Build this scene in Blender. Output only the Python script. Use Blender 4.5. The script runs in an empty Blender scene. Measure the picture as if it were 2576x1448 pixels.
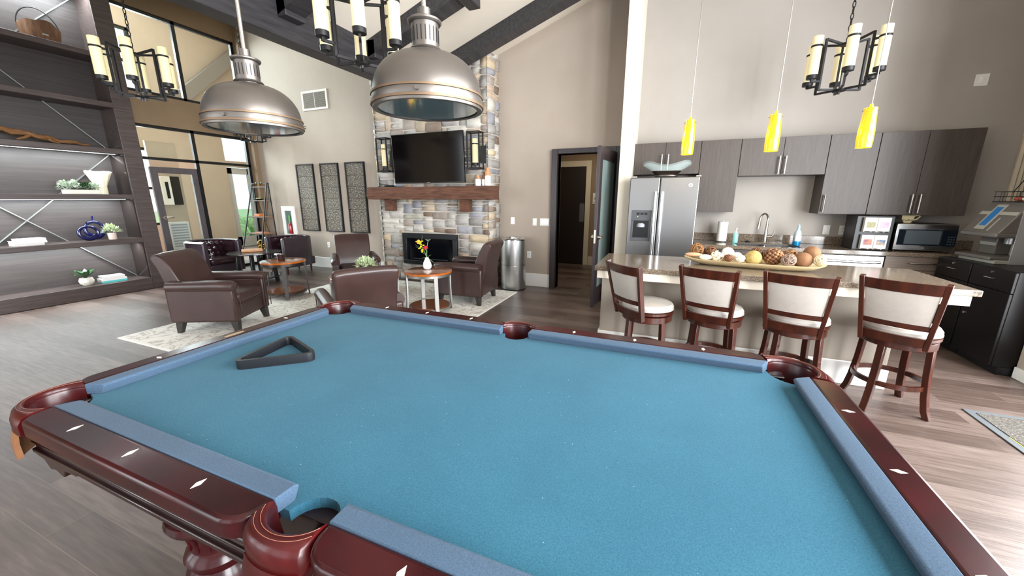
import bpy, bmesh, math, random
from mathutils import Vector, Matrix
random.seed(7)
SC = bpy.context.scene
COL = SC.collection
PI = math.pi
R = math.radians

# ------------------------------------------------------------------ camera
cam_d = bpy.data.cameras.new('camera')
cam_d.sensor_width = 36.0
cam_d.lens = 36.0 * 948.2 / 2576.0
cam_d.clip_start = 0.02
cam = bpy.data.objects.new('camera', cam_d)
cam.location = (0, 0, 1.5)
cam.rotation_euler = (R(90 - 13.42), 0, R(22.2))
COL.objects.link(cam)
SC.camera = cam

# ------------------------------------------------------------------ sky, daylight, exposure
world = bpy.data.worlds.new('sky')
SC.world = world
world.use_nodes = True
_n = world.node_tree.nodes
_n['Background'].inputs[0].default_value = (0.86, 0.93, 1.0, 1)
_n['Background'].inputs[1].default_value = 1.6

SC.view_settings.view_transform = 'Standard'
SC.view_settings.look = 'None'
SC.view_settings.exposure = 0.3
SC.view_settings.gamma = 1.0
SC.view_settings.use_curve_mapping = False
SC.cycles.use_denoising = True
SC.cycles.max_bounces = 10
SC.cycles.diffuse_bounces = 5
SC.cycles.glossy_bounces = 4
SC.cycles.transmission_bounces = 8
SC.cycles.transparent_max_bounces = 12
SC.cycles.caustics_reflective = False
SC.cycles.caustics_refractive = False
SC.cycles.sample_clamp_indirect = 6.0


def area(name, loc, rot, sx, sy, power, col=(1, 1, 1), spread=180):
    d = bpy.data.lights.new(name, 'AREA')
    d.shape = 'RECTANGLE'
    d.size, d.size_y, d.energy, d.color = sx, sy, power, col
    d.spread = R(spread)
    o = bpy.data.objects.new(name, d)
    o.location, o.rotation_euler = loc, rot
    COL.objects.link(o)
    return o


def point(name, loc, power, col=(1, 1, 1), rad=0.03):
    d = bpy.data.lights.new(name, 'POINT')
    d.energy, d.color, d.shadow_soft_size = power, col, rad
    o = bpy.data.objects.new(name, d)
    o.location = loc
    COL.objects.link(o)
    return o


DAY = (0.93, 0.97, 1.0)
# daylight through the big openings of the right wall, the wall behind the camera and the entry lobby
for yc, wd, pw in ((-1.75, 1.8, 760), (0.5, 2.1, 520), (3.0, 2.2, 440)):
    area('daylight_side', (3.3, yc, 1.95), (0, R(90), 0), 3.4, wd, pw, DAY)
for xc, pw in ((-7.2, 210), (-4.4, 140), (-1.6, 40), (1.2, 8)):
    area('daylight_rear', (xc, -4.1, 2.0), (R(90), 0, 0), 2.2, 3.6, pw, DAY)
area('daylight_lobby', (-12.48, 4.9, 2.2), (0, R(-90), 0), 3.6, 2.9, 700, DAY)
area('daylight_lobby', (-12.48, 4.75, 4.75), (0, R(-90), 0), 1.5, 2.5, 800, DAY)

# ------------------------------------------------------------------ colour and materials
def lin(h):
    h = h.lstrip('#')
    o = []
    for k in (0, 2, 4):
        c = int(h[k:k + 2], 16) / 255
        o.append(c / 12.92 if c <= 0.04045 else ((c + 0.055) / 1.055) ** 2.4)
    return (*o, 1)


def newmat(name):
    m = bpy.data.materials.new(name)
    m.use_nodes = True
    nt = m.node_tree
    return m, nt, nt.nodes['Principled BSDF']


def coords(nt, scale=(1, 1, 1), kind='Object'):
    tc = nt.nodes.new('ShaderNodeTexCoord')
    mp = nt.nodes.new('ShaderNodeMapping')
    mp.inputs['Scale'].default_value = scale
    nt.links.new(tc.outputs[kind], mp.inputs['Vector'])
    return mp.outputs['Vector']


def noise(nt, vec, scale, detail=3, rough=0.55):
    n = nt.nodes.new('ShaderNodeTexNoise')
    n.inputs['Scale'].default_value = scale
    n.inputs['Detail'].default_value = detail
    n.inputs['Roughness'].default_value = rough
    nt.links.new(vec, n.inputs['Vector'])
    return n.outputs['Fac']


def ramp(nt, fac, stops):
    r = nt.nodes.new('ShaderNodeValToRGB')
    el = r.color_ramp.elements
    while len(el) < len(stops):
        el.new(0.5)
    for e, (p, c) in zip(el, stops):
        e.position = p
        e.color = lin(c) if isinstance(c, str) else c
    nt.links.new(fac, r.inputs['Fac'])
    return r.outputs['Color']


def bump(nt, b, fac, strength, dist=0.01):
    n = nt.nodes.new('ShaderNodeBump')
    n.inputs['Strength'].default_value = strength
    n.inputs['Distance'].default_value = dist
    nt.links.new(fac, n.inputs['Height'])
    nt.links.new(n.outputs['Normal'], b.inputs['Normal'])


def M(name, col, rough=0.5, metal=0.0, col2=None, vs=6.0, stretch=(1, 1, 1), bmp=0, bs=40.0, bd=0.004,
      emit=None, es=0.0, coat=0.0, trans=0.0, ior=1.45, sheen=0.0, alpha=1.0, spec=0.5, lo=0.35, hi=0.65):
    m, nt, b = newmat(name)
    b.inputs['Base Color'].default_value = lin(col)
    b.inputs['Roughness'].default_value = rough
    b.inputs['Metallic'].default_value = metal
    b.inputs['Coat Weight'].default_value = coat
    b.inputs['Coat Roughness'].default_value = 0.08
    b.inputs['Transmission Weight'].default_value = trans
    b.inputs['IOR'].default_value = ior
    b.inputs['Sheen Weight'].default_value = sheen
    b.inputs['Alpha'].default_value = alpha
    b.inputs['Specular IOR Level'].default_value = spec
    if col2:
        v = coords(nt, stretch)
        c = ramp(nt, noise(nt, v, vs, 4), [(lo, col), (hi, col2)])
        nt.links.new(c, b.inputs['Base Color'])
    if bmp:
        bump(nt, b, noise(nt, coords(nt, stretch), bs, 3), bmp, bd)
    if emit:
        b.inputs['Emission Color'].default_value = lin(emit)
        b.inputs['Emission Strength'].default_value = es
    return m


m_wall = M('wall_paint', '#a89b8e', 0.75, col2='#a4978a', vs=2, bmp=0.05, bs=220, bd=0.001)
m_wall_dark = M('wall_paint_tan', '#7f6a52', 0.75, col2='#7a654e', vs=2, bmp=0.05, bs=220, bd=0.001)
m_cream = M('cream_paint', '#d8cfbf', 0.7, bmp=0.03, bs=200, bd=0.001)
m_wall_cool = M('wall_paint_cool_daylight', '#a59e97', 0.75, col2='#a19a93', vs=2, bmp=0.05, bs=220, bd=0.001)  # wall paint greyed to put the kitchen's cooler daylight into its colour
m_ceil = M('ceiling_paint', '#d0c5b6', 0.85, col2='#ccc1b2', vs=3)
m_white_trim = M('white_trim', '#e6e4e0', 0.4)
m_beam = M('beam_stain', '#262426', 0.42, col2='#353335', vs=5, stretch=(6, 0.6, 6), bmp=0.25, bs=14, bd=0.004)
m_dark_wood = M('espresso_wood', '#241a1b', 0.35, col2='#31262a', vs=6, stretch=(8, 8, 0.7))
m_case = M('bookcase_wood', '#3a302d', 0.42, col2='#4a3f3c', vs=5, stretch=(5, 0.5, 9), bmp=0.05, bs=30)
m_case_back = M('bookcase_back', '#2c2624', 0.5, col2='#37302e', vs=4, stretch=(3, 0.35, 9), bmp=0.04, bs=30)
m_cab = M('cabinet_laminate', '#433b37', 0.42, col2='#524944', vs=6, stretch=(18, 18, 0.7), lo=0.3, hi=0.7)
m_cab_in = M('cabinet_shadow_gap', '#1d1716', 0.6)
m_base_cab = M('base_cabinet_laminate', '#6f6258', 0.42, col2='#82756a', vs=6, stretch=(1, 18, 18), lo=0.3, hi=0.7)
m_steel = M('stainless_steel', '#878686', 0.34, 1.0, bmp=0.03, bs=60, stretch=(1, 1, 30), bd=0.002)
m_steel_bright = M('bright_steel', '#d2d3d4', 0.18, 1.0)
m_nickel = M('brushed_nickel', '#b7b1a9', 0.3, 1.0)
m_chrome = M('chrome', '#dedfe0', 0.08, 1.0)
m_black = M('black_plastic', '#0d0d0f', 0.35)
m_black_gloss = M('black_gloss', '#060607', 0.06)
m_black_cab = M('black_cabinet', '#0b0809', 0.35, col2='#100c0e', vs=4, spec=0.3)
m_iron = M('bronze_iron', '#2b2a2b', 0.45, 0.7)
m_leather = M('brown_leather', '#32221f', 0.33, col2='#3a2825', vs=5, bmp=0.12, bs=180, bd=0.002)
m_tub = M('tufted_dark_leather', '#23151a', 0.16, col2='#2c191e', vs=5, bmp=0.06, bs=150, bd=0.002)
m_tub_side = M('tub_side_leather', '#2b2026', 0.36, col2='#32262d', vs=5, bmp=0.08, bs=180, bd=0.002)
m_foot_dark = M('dark_foot', '#2a2624', 0.4)
m_foot_red = M('red_brown_foot', '#3d1410', 0.3)
m_cherry = M('cherry_wood', '#431a0c', 0.3, col2='#2b0f07', vs=5, stretch=(5, 5, 0.6), coat=0.3)
m_mahog = M('mahogany_rail', '#1f0608', 0.26, col2='#33090d', vs=4, stretch=(1.2, 1.2, 6), coat=0.08, bmp=0.02, bs=60, spec=0.3)
m_mahog_dark = M('mahogany_apron', '#170a0b', 0.28, col2='#220e0f', vs=4, stretch=(0.8, 6, 6), coat=0.4)
m_pleather = M('pocket_leather', '#40090a', 0.3, col2='#2c0708', vs=9, coat=0.06, spec=0.35, bmp=0.08, bs=90)
m_pleather_in = M('pocket_liner_leather', '#3d0a0d', 0.3, col2='#2b080a', vs=9)
m_suede = M('pocket_suede', '#7d5335', 0.8, col2='#684327', vs=12)
m_stitch = M('stitching', '#8f5a4a', 0.6)
m_pearl = M('pearl_inlay', '#efe8d6', 0.25)
m_cush = M('stool_fabric', '#aca59e', 0.8, col2='#a8a19a', vs=30, bmp=0.04, bs=700, bd=0.0008)
m_brick_seat = M('table_wood', '#7b4826', 0.2, col2='#643417', vs=4, stretch=(1, 9, 9), coat=0.5)
m_edge = M('table_edge_wood', '#a5581c', 0.25, col2='#93490f', vs=6, coat=0.4)
m_tablemetal = M('table_metal', '#96938f', 0.38, 0.85)
m_tablemetal_dark = M('dark_table_metal', '#4a4644', 0.32, 0.8)
m_black_top = M('black_table', '#151518', 0.2)
m_mantel = M('mantel_timber', '#6b4634', 0.75, col2='#4d2f21', vs=5, stretch=(0.8, 6, 7), bmp=1.0, bs=8, bd=0.03)
m_copper = M('copper_band', '#6b5744', 0.5, 0.7)
m_pewter = M('pewter_shade', '#66605b', 0.42, 0.85)
m_lens = M('pendant_lens', '#5f6f70', 0.05, col2=None, spec=1.0, coat=1.0)
m_candle = M('candle_glass', '#c9bd94', 0.45, emit='#ffeab8', es=0.12)
m_candle_hot = M('candle_glass_lit', '#cdc19a', 0.45, emit='#ffedc0', es=0.22)
m_amber = M('amber_glass', '#e5a40c', 0.25, emit='#ffb400', es=1.0, coat=0.4)
m_glow = M('bulb_glow', '#ffffff', 0.5, emit='#fff0c0', es=6.0)
m_brass = M('gold_metal', '#c79a2b', 0.22, 1.0)
m_white = M('white_ceramic', '#efedea', 0.25, coat=0.3)
m_paper = M('white_paper', '#e9e7e2', 0.7)
m_cobalt = M('cobalt_glaze', '#0a0c3f', 0.12, coat=0.6)
m_green = M('leaf_green', '#4d6a3f', 0.5, col2='#7d9a6a', vs=30)
m_green_dk = M('leaf_dark_green', '#1f3a1f', 0.35, col2='#31522c', vs=12)
m_green_lt = M('leaf_pale_green', '#9bb07a', 0.5, col2='#cfd9b6', vs=35)
m_succ = M('succulent_green', '#8fa08b', 0.5, col2='#b4bfa9', vs=25)
m_log = M('bark_wood', '#4d3524', 0.8, col2='#6e4d33', vs=6, stretch=(7, 7, 0.8), bmp=0.6, bs=14)
m_drift = M('driftwood', '#5c3c1f', 0.7, col2='#79532d', vs=7, stretch=(5, 0.8, 5), bmp=0.5, bs=18)
m_bed = None


def m_floor_make():
    m, nt, b = newmat('plank_floor')
    tc = nt.nodes.new('ShaderNodeTexCoord')
    br = nt.nodes.new('ShaderNodeTexBrick')
    br.offset = 0.37
    br.inputs['Scale'].default_value = 1.0
    br.inputs['Brick Width'].default_value = 1.25
    br.inputs['Row Height'].default_value = 0.165
    br.inputs['Mortar Size'].default_value = 0.0016
    br.inputs['Mortar Smooth'].default_value = 0.2
    br.inputs['Color1'].default_value = (0, 0, 0, 1)
    br.inputs['Color2'].default_value = (1, 1, 1, 1)
    br.inputs['Mortar'].default_value = (0.5, 0.5, 0.5, 1)
    nt.links.new(tc.outputs['Object'], br.inputs['Vector'])
    v = coords(nt, (1.2, 14, 1))
    g = noise(nt, v, 3.0, 5, 0.6)
    mix = nt.nodes.new('ShaderNodeMath')
    mix.operation = 'MULTIPLY_ADD'
    nt.links.new(g, mix.inputs[0])
    mix.inputs[1].default_value = 0.75
    sep = nt.nodes.new('ShaderNodeMath')
    sep.operation = 'MULTIPLY'
    nt.links.new(br.outputs['Color'], sep.inputs[0])
    sep.inputs[1].default_value = 0.3
    nt.links.new(sep.outputs[0], mix.inputs[2])
    c = ramp(nt, mix.outputs[0], [(0.2, '#372a25'), (0.5, '#54453e'), (0.85, '#7a6b64')])
    mm = nt.nodes.new('ShaderNodeMixRGB')
    mm.inputs['Color2'].default_value = lin('#6b5a50')
    nt.links.new(br.outputs['Fac'], mm.inputs['Fac'])
    nt.links.new(c, mm.inputs['Color1'])
    nt.links.new(mm.outputs[0], b.inputs['Base Color'])
    b.inputs['Roughness'].default_value = 0.36
    b.inputs['Specular IOR Level'].default_value = 0.6
    bump(nt, b, noise(nt, coords(nt, (1.5, 16, 1)), 6, 4), 0.22, 0.004)
    return m


def m_felt_make(name, c1, c2, spots):
    m, nt, b = newmat(name)
    v = coords(nt)
    base = ramp(nt, noise(nt, v, 260, 2), [(0.3, c1), (0.7, c2)])
    big = nt.nodes.new('ShaderNodeMixRGB')
    big.blend_type = 'MULTIPLY'
    big.inputs['Fac'].default_value = 0.5
    nt.links.new(base, big.inputs['Color1'])
    nt.links.new(ramp(nt, noise(nt, v, 3, 3), [(0.3, '#d9dde2'), (0.7, '#ffffff')]), big.inputs['Color2'])
    out = big.outputs[0]
    if spots:
        vo = nt.nodes.new('ShaderNodeTexVoronoi')
        vo.inputs['Scale'].default_value = 34
        nt.links.new(v, vo.inputs['Vector'])
        s1 = ramp(nt, vo.outputs['Distance'], [(0.03, (1, 1, 1, 1)), (0.06, (0, 0, 0, 1))])
        s2 = ramp(nt, noise(nt, v, 7, 2), [(0.44, (0, 0, 0, 1)), (0.56, (1, 1, 1, 1))])
        mu = nt.nodes.new('ShaderNodeMixRGB')
        mu.blend_type = 'MULTIPLY'
        mu.inputs['Fac'].default_value = 1
        nt.links.new(s1, mu.inputs['Color1'])
        nt.links.new(s2, mu.inputs['Color2'])
        mx = nt.nodes.new('ShaderNodeMixRGB')
        mx.inputs['Color2'].default_value = lin('#7f9fac')
        nt.links.new(mu.outputs[0], mx.inputs['Fac'])
        nt.links.new(out, mx.inputs['Color1'])
        out = mx.outputs[0]
    nt.links.new(out, b.inputs['Base Color'])
    b.inputs['Roughness'].default_value = 0.92
    b.inputs['Specular IOR Level'].default_value = 0.08
    b.inputs['Sheen Weight'].default_value = 0.06
    bump(nt, b, noise(nt, v, 420, 2), 0.35, 0.0012)
    return m


def m_granite_make(name, cols, rough=0.12):
    m, nt, b = newmat(name)
    v = coords(nt)
    c = ramp(nt, noise(nt, v, 95, 4, 0.8), [(0.28, cols[0]), (0.42, cols[1]), (0.52, cols[2]), (0.68, cols[3])])
    nt.links.new(c, b.inputs['Base Color'])
    b.inputs['Roughness'].default_value = rough
    b.inputs['Specular IOR Level'].default_value = 0.6
    return m


def m_stone_make():
    m, nt, b = newmat('ledge_stone')
    at = nt.nodes.new('ShaderNodeAttribute')
    at.attribute_name = 'stone'
    v = coords(nt, (1, 1, 2.2))
    n = noise(nt, v, 9, 5, 0.65)
    mx = nt.nodes.new('ShaderNodeMixRGB')
    mx.blend_type = 'OVERLAY'
    mx.inputs['Fac'].default_value = 0.4
    nt.links.new(at.outputs['Color'], mx.inputs['Color1'])
    nt.links.new(ramp(nt, n, [(0.25, '#555555'), (0.75, '#b0b0b0')]), mx.inputs['Color2'])
    nt.links.new(mx.outputs[0], b.inputs['Base Color'])
    b.inputs['Roughness'].default_value = 0.9
    bump(nt, b, noise(nt, v, 22, 5, 0.7), 0.9, 0.016)
    return m


def m_rug_make():
    m, nt, b = newmat('rug_pile')
    v = coords(nt)
    w = noise(nt, v, 4.5, 5, 0.6)
    wv = nt.nodes.new('ShaderNodeTexNoise')
    wv.inputs['Scale'].default_value = 3.2
    wv.inputs['Detail'].default_value = 5
    wv.inputs['Distortion'].default_value = 2.2
    nt.links.new(v, wv.inputs['Vector'])
    c = ramp(nt, wv.outputs['Fac'], [(0.40, '#dedad2'), (0.47, '#d5d0c7'), (0.5, '#a39c92'), (0.53, '#d8d3ca'), (0.66, '#dcd8d0')])
    nt.links.new(c, b.inputs['Base Color'])
    b.inputs['Roughness'].default_value = 0.95
    bump(nt, b, noise(nt, v, 240, 2), 0.5, 0.003)
    return m


def m_glass_make(name, tint='#f4fbfa', refl=0.12):
    m = bpy.data.materials.new(name)
    m.use_nodes = True
    nt = m.node_tree
    nt.nodes.clear()
    out = nt.nodes.new('ShaderNodeOutputMaterial')
    tr = nt.nodes.new('ShaderNodeBsdfTransparent')
    tr.inputs[0].default_value = lin(tint)
    gl = nt.nodes.new('ShaderNodeBsdfGlossy')
    gl.inputs['Roughness'].default_value = 0.02
    lw = nt.nodes.new('ShaderNodeLayerWeight')
    lw.inputs['Blend'].default_value = refl
    mx = nt.nodes.new('ShaderNodeMixShader')
    nt.links.new(lw.outputs['Fresnel'], mx.inputs[0])
    nt.links.new(tr.outputs[0], mx.inputs[1])
    nt.links.new(gl.outputs[0], mx.inputs[2])
    nt.links.new(mx.outputs[0], out.inputs[0])
    return m


def m_art_make():
    m, nt, b = newmat('woven_art_panel')
    v = coords(nt, (1, 1, 1.6))
    n = noise(nt, v, 30, 4, 0.9)
    c = ramp(nt, n, [(0.38, '#17110e'), (0.5, '#3f342b'), (0.62, '#b3a590')])
    nt.links.new(c, b.inputs['Base Color'])
    b.inputs['Roughness'].default_value = 0.6
    b.inputs['Metallic'].default_value = 0.2
    bump(nt, b, n, 1.0, 0.01)
    return m


m_floor = m_floor_make()
m_felt = m_felt_make('blue_felt', '#295468', '#346478', True)
m_felt_rail = m_felt_make('rail_felt', '#3b4d60', '#495c70', False)
m_granite = m_granite_make('granite', ['#2d241d', '#54483e', '#726557', '#a08f7c'])
m_stone = m_stone_make()
m_mortar = M('mortar', '#b7b0a6', 0.95, bmp=0.4, bs=60)
m_rug = m_rug_make()
m_glass = m_glass_make('window_glass')
m_bowl_glass = M('bowl_glass', '#c9dad8', 0.06, alpha=0.2, coat=0.3)
m_art = m_art_make()
m_mat = m_granite_make('door_mat_pile', ['#141210', '#2b2825', '#514c45', '#7f786d'], 0.95)


# ------------------------------------------------------------------ mesh building
class MB:
    def __init__(s):
        s.bm = bmesh.new()

    def box(s, lo, hi, rot=None, piv=None):
        x0, y0, z0 = lo
        x1, y1, z1 = hi
        vs = [s.bm.verts.new(p) for p in ((x0, y0, z0), (x1, y0, z0), (x1, y1, z0), (x0, y1, z0),
                                          (x0, y0, z1), (x1, y0, z1), (x1, y1, z1), (x0, y1, z1))]
        for f in ((3, 2, 1, 0), (4, 5, 6, 7), (0, 1, 5, 4), (1, 2, 6, 5), (2, 3, 7, 6), (3, 0, 4, 7)):
            s.bm.faces.new([vs[i] for i in f])
        if rot is not None:
            p = Vector(piv if piv else ((x0 + x1) / 2, (y0 + y1) / 2, (z0 + z1) / 2))
            for v in vs:
                v.co = rot @ (v.co - p) + p
        return s

    def cbox(s, c, size, rot=None):
        h = [k / 2 for k in size]
        return s.box([c[i] - h[i] for i in range(3)], [c[i] + h[i] for i in range(3)], rot)

    def hexa(s, pts):
        vs = [s.bm.verts.new(p) for p in pts]
        for f in ((3, 2, 1, 0), (4, 5, 6, 7), (0, 1, 5, 4), (1, 2, 6, 5), (2, 3, 7, 6), (3, 0, 4, 7)):
            s.bm.faces.new([vs[i] for i in f])
        return s

    def loft(s, rings, closed=True, caps=True, loop=False):
        rv = [[s.bm.verts.new(p) for p in r] for r in rings]
        n = len(rv[0])
        m = len(rv)
        for i in range(m if loop else m - 1):
            a, b = rv[i], rv[(i + 1) % m]
            for j in range(n if closed else n - 1):
                k = (j + 1) % n
                s.bm.faces.new((a[j], a[k], b[k], b[j]))
        if caps and closed and not loop:
            s.bm.faces.new(list(reversed(rv[0])))
            s.bm.faces.new(rv[-1])
        return s

    def tube(s, pts, r, n=8, loop=False, rect=None, caps=True, up=None):
        pts = [Vector(p) for p in pts]
        m = len(pts)
        rings = []
        prev = None
        for i, p in enumerate(pts):
            if loop:
                t = pts[(i + 1) % m] - pts[i - 1]
            else:
                t = pts[min(i + 1, m - 1)] - pts[max(i - 1, 0)]
            t.normalize()
            if prev is None:
                u = Vector(up) if up else (Vector((0, 0, 1)) if abs(t.z) < 0.9 else Vector((1, 0, 0)))
            else:
                u = prev
            u = (u - t * u.dot(t)).normalized()
            prev = u
            w = t.cross(u)
            rr = r[i] if isinstance(r, (list, tuple)) else r
            if rect:
                a, b = rect[0] / 2, rect[1] / 2
                k = 1.0
                if 0 < i < m - 1 and not loop:
                    d1 = (pts[i] - pts[i - 1]).normalized()
                    d2 = (pts[i + 1] - pts[i]).normalized()
                    k = 1 / max(0.5, d1.dot(t))
                rings.append([p + w * x * k + u * y * k for x, y in ((-a, -b), (a, -b), (a, b), (-a, b))])
            else:
                rings.append([p + (w * math.cos(2 * PI * j / n) + u * math.sin(2 * PI * j / n)) * rr for j in range(n)])
        return s.loft(rings, True, caps, loop)

    def cyl(s, p0, p1, r0, r1=None, n=20):
        return s.tube([p0, p1], [r0, r0 if r1 is None else r1], n)

    def lathe(s, prof, n=32, c=(0, 0, 0), caps=True):
        rings = []
        for r, z in prof:
            rings.append([(c[0] + max(r, 1e-4) * math.cos(2 * PI * j / n), c[1] + max(r, 1e-4) * math.sin(2 * PI * j / n), c[2] + z) for j in range(n)])
        return s.loft(rings, True, caps)

    def prism(s, poly, a0, a1, axis='z'):
        def P(u, v, w):
            return {'z': (u, v, w), 'y': (u, w, v), 'x': (w, u, v)}[axis]
        return s.loft([[P(u, v, a0) for u, v in poly], [P(u, v, a1) for u, v in poly]])

    def sphere(s, c, r, sc=(1, 1, 1), u=16, v=10, rot=None):
        mt = Matrix.Translation(c) @ (rot.to_4x4() if rot else Matrix.Identity(4)) @ Matrix.Diagonal((sc[0], sc[1], sc[2], 1))
        bmesh.ops.create_uvsphere(s.bm, u_segments=u, v_segments=v, radius=r, matrix=mt)
        return s

    def ico(s, c, r, sub=1, rot=None, sc=(1, 1, 1)):
        mt = Matrix.Translation(c) @ (rot.to_4x4() if rot else Matrix.Identity(4)) @ Matrix.Diagonal((sc[0], sc[1], sc[2], 1))
        bmesh.ops.create_icosphere(s.bm, subdivisions=sub, radius=r, matrix=mt)
        return s

    def torus(s, c, Rr, r, n=32, k=8, axis='z', sc=(1, 1)):
        rings = []
        for i in range(n):
            a = 2 * PI * i / n
            ring = []
            for j in range(k):
                b = 2 * PI * j / k
                q = Rr + r * math.cos(b)
                x, y, z = q * math.cos(a) * sc[0], q * math.sin(a) * sc[1], r * math.sin(b)
                p = {'z': (x, y, z), 'y': (x, z, y), 'x': (z, x, y)}[axis]
                ring.append((c[0] + p[0], c[1] + p[1], c[2] + p[2]))
            rings.append(ring)
        return s.loft(rings, True, False, True)

    def build(s, name, mat, parent=None, loc=(0, 0, 0), bevel=0, seg=2, sub=0, angle=35, smooth=True, rotz=0):
        bm = s.bm
        bmesh.ops.recalc_face_normals(bm, faces=bm.faces[:])
        if smooth:
            ca = R(angle)
            for f in bm.faces:
                f.smooth = True
            for e in bm.edges:
                if len(e.link_faces) != 2 or e.calc_face_angle(0) > ca:
                    e.smooth = False
        me = bpy.data.meshes.new(name)
        bm.to_mesh(me)
        bm.free()
        me.materials.append(mat)
        o = bpy.data.objects.new(name, me)
        o.location = loc
        o.rotation_euler = (0, 0, rotz)
        COL.objects.link(o)
        if parent is not None:
            o.parent = parent
        if bevel:
            bv = o.modifiers.new('edge', 'BEVEL')
            bv.width, bv.segments = bevel, seg
            bv.limit_method = 'ANGLE'
            bv.angle_limit = R(40)
            bv.harden_normals = False
        if sub:
            sb = o.modifiers.new('smooth', 'SUBSURF')
            sb.levels = sb.render_levels = sub
        return o


def tag(o, label, cat, group=None, kind=None):
    o['label'], o['category'] = label, cat
    if group:
        o['group'] = group
    if kind:
        o['kind'] = kind
    return o


def thing(name, label, cat, loc=(0, 0, 0), rotz=0, group=None):
    o = bpy.data.objects.new(name, None)
    o.empty_display_size = 0.1
    o.location = loc
    o.rotation_euler = (0, 0, rotz)
    COL.objects.link(o)
    return tag(o, label, cat, group)


def struct(mb, name, mat, label=None, **k):
    o = mb.build(name, mat, **k)
    o['kind'] = 'structure'
    if label:
        o['label'] = label
    return o


def copy_tree(o, parent=None):
    c = o.copy()
    COL.objects.link(c)
    c.parent = parent
    for ch in list(o.children):
        copy_tree(ch, c)
    return c


def dup(o, loc, rotz, label):
    c = copy_tree(o)
    c.location = loc
    c.rotation_euler = (0, 0, rotz)
    c['label'] = label
    return c


def text(body, size, mat, parent, loc, rot, ext=0.001, name='lettering'):
    cu = bpy.data.curves.new(name, 'FONT')
    cu.body, cu.size, cu.extrude = body, size, ext
    cu.align_x = cu.align_y = 'CENTER'
    cu.materials.append(mat)
    t = bpy.data.objects.new('text_tmp', cu)
    me = bpy.data.meshes.new_from_object(t)
    bpy.data.objects.remove(t)
    o = bpy.data.objects.new(name, me)
    o.location, o.rotation_euler = loc, rot
    COL.objects.link(o)
    o.parent = parent
    return o


def arc(c, r, a0, a1, n, z=None):
    o = []
    for i in range(n + 1):
        a = a0 + (a1 - a0) * i / n
        p = (c[0] + r * math.cos(a), c[1] + r * math.sin(a))
        o.append(p if z is None else (*p, z))
    return o


def bez(p0, p1, p2, n):
    o = []
    for i in range(n + 1):
        t = i / n
        o.append(tuple((1 - t) ** 2 * a + 2 * t * (1 - t) * b + t * t * c for a, b, c in zip(p0, p1, p2)))
    return o


def bez3(p0, p1, p2, p3, n):
    o = []
    for i in range(n + 1):
        t = i / n
        o.append(tuple((1 - t) ** 3 * a + 3 * t * (1 - t) ** 2 * b + 3 * t * t * (1 - t) * c + t ** 3 * d for a, b, c, d in zip(p0, p1, p2, p3)))
    return o

# ================================================================== the setting
XL, XR, YB, YF = -8.75, 2.87, 6.10, -3.5


def ceil_z(x):
    if x < -3.63:
        return 3.39 + 0.35 * (-3.63 - x)
    return min(3.39 + 0.35 * (x + 3.63), 4.87)


def gable(x0, x1, z0):
    xs = [x0] + [v for v in (-3.63, 0.6) if x0 < v < x1] + [x1]
    return [(x0, z0), (x1, z0)] + [(v, ceil_z(v)) for v in reversed(xs)]


struct(MB().box((-13.2, -3.8, -0.12), (4.6, 9.2, 0)), 'floor', m_floor)
w = MB()
for a, b, z in ((XL, -1.69, 0), (-1.69, -0.80, 2.17), (-0.80, -0.6, 0)):
    w.prism(gable(a, b, z), YB, YB + 0.15, 'y')
struct(w, 'wall_back', m_wall, smooth=False)
w = MB()
for a, b, z in ((-0.6, 3.5, 0), (3.5, 4.5, 2.6)):
    w.prism(gable(a, b, z), YB, YB + 0.15, 'y')
w.box((3.5, YB, 0), (4.5, YB + 0.15, 1.0))
struct(w, 'wall_back_kitchen', m_wall_cool, smooth=False)

w = MB()
w.box((XL - 0.15, YF, 0), (XL, 3.75, ceil_z(XL)))
w.box((XL - 0.15, 3.75, 0), (XL, 3.98, 3.30))
w.box((XL - 0.15, 3.98, 2.78), (XL, 6.0, 3.30))
w.box((XL - 0.15, 3.75, 4.66), (XL, 6.0, ceil_z(XL)))
w.box((XL - 0.15, 6.0, 0), (XL + 0.14, YB, ceil_z(XL)))
w.box((XL - 0.15, YB, 0), (XL, 9.0, 4.9))
struct(w, 'wall_left', m_wall_dark, smooth=False)

w = MB()
segs = [(YF, -2.65), (-0.85, -0.55), (1.55, 1.85), (4.15, 4.39)]
for a, b in segs:
    w.box((XR, a, 0), (XR + 0.15, b, 4.87))
for a, b in ((-2.65, -0.85), (-0.55, 1.55), (1.85, 4.15)):
    w.box((XR, a, 3.65), (XR + 0.15, b, 4.87))
    w.box((XR, a, 0), (XR + 0.15, b, 0.25))
w.box((XR + 0.15, 4.24, 0), (4.5, 4.39, 4.87))
w.box((4.5, 4.24, 0), (4.65, YB + 0.15, 4.87))
struct(w, 'wall_right', m_wall, smooth=False)

w = MB()
edges = [XL, -8.3, -6.1, -5.5, -3.3, -2.7, -0.5, 0.1, 2.3, XR + 0.15]
for i in range(0, len(edges), 2):
    w.box((edges[i], YF - 0.15, 0), (edges[i + 1], YF, 3.3))
for i in range(1, len(edges) - 1, 2):
    w.box((edges[i], YF - 0.15, 0), (edges[i + 1], YF, 0.2))
xs = [XL, -3.63, 0.6, XR + 0.15]
w.prism([(XL, 3.3), (XR + 0.15, 3.3)] + [(v, ceil_z(v)) for v in reversed(xs)], YF - 0.15, YF, 'y')
struct(w, 'wall_front', m_wall, smooth=False)

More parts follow.
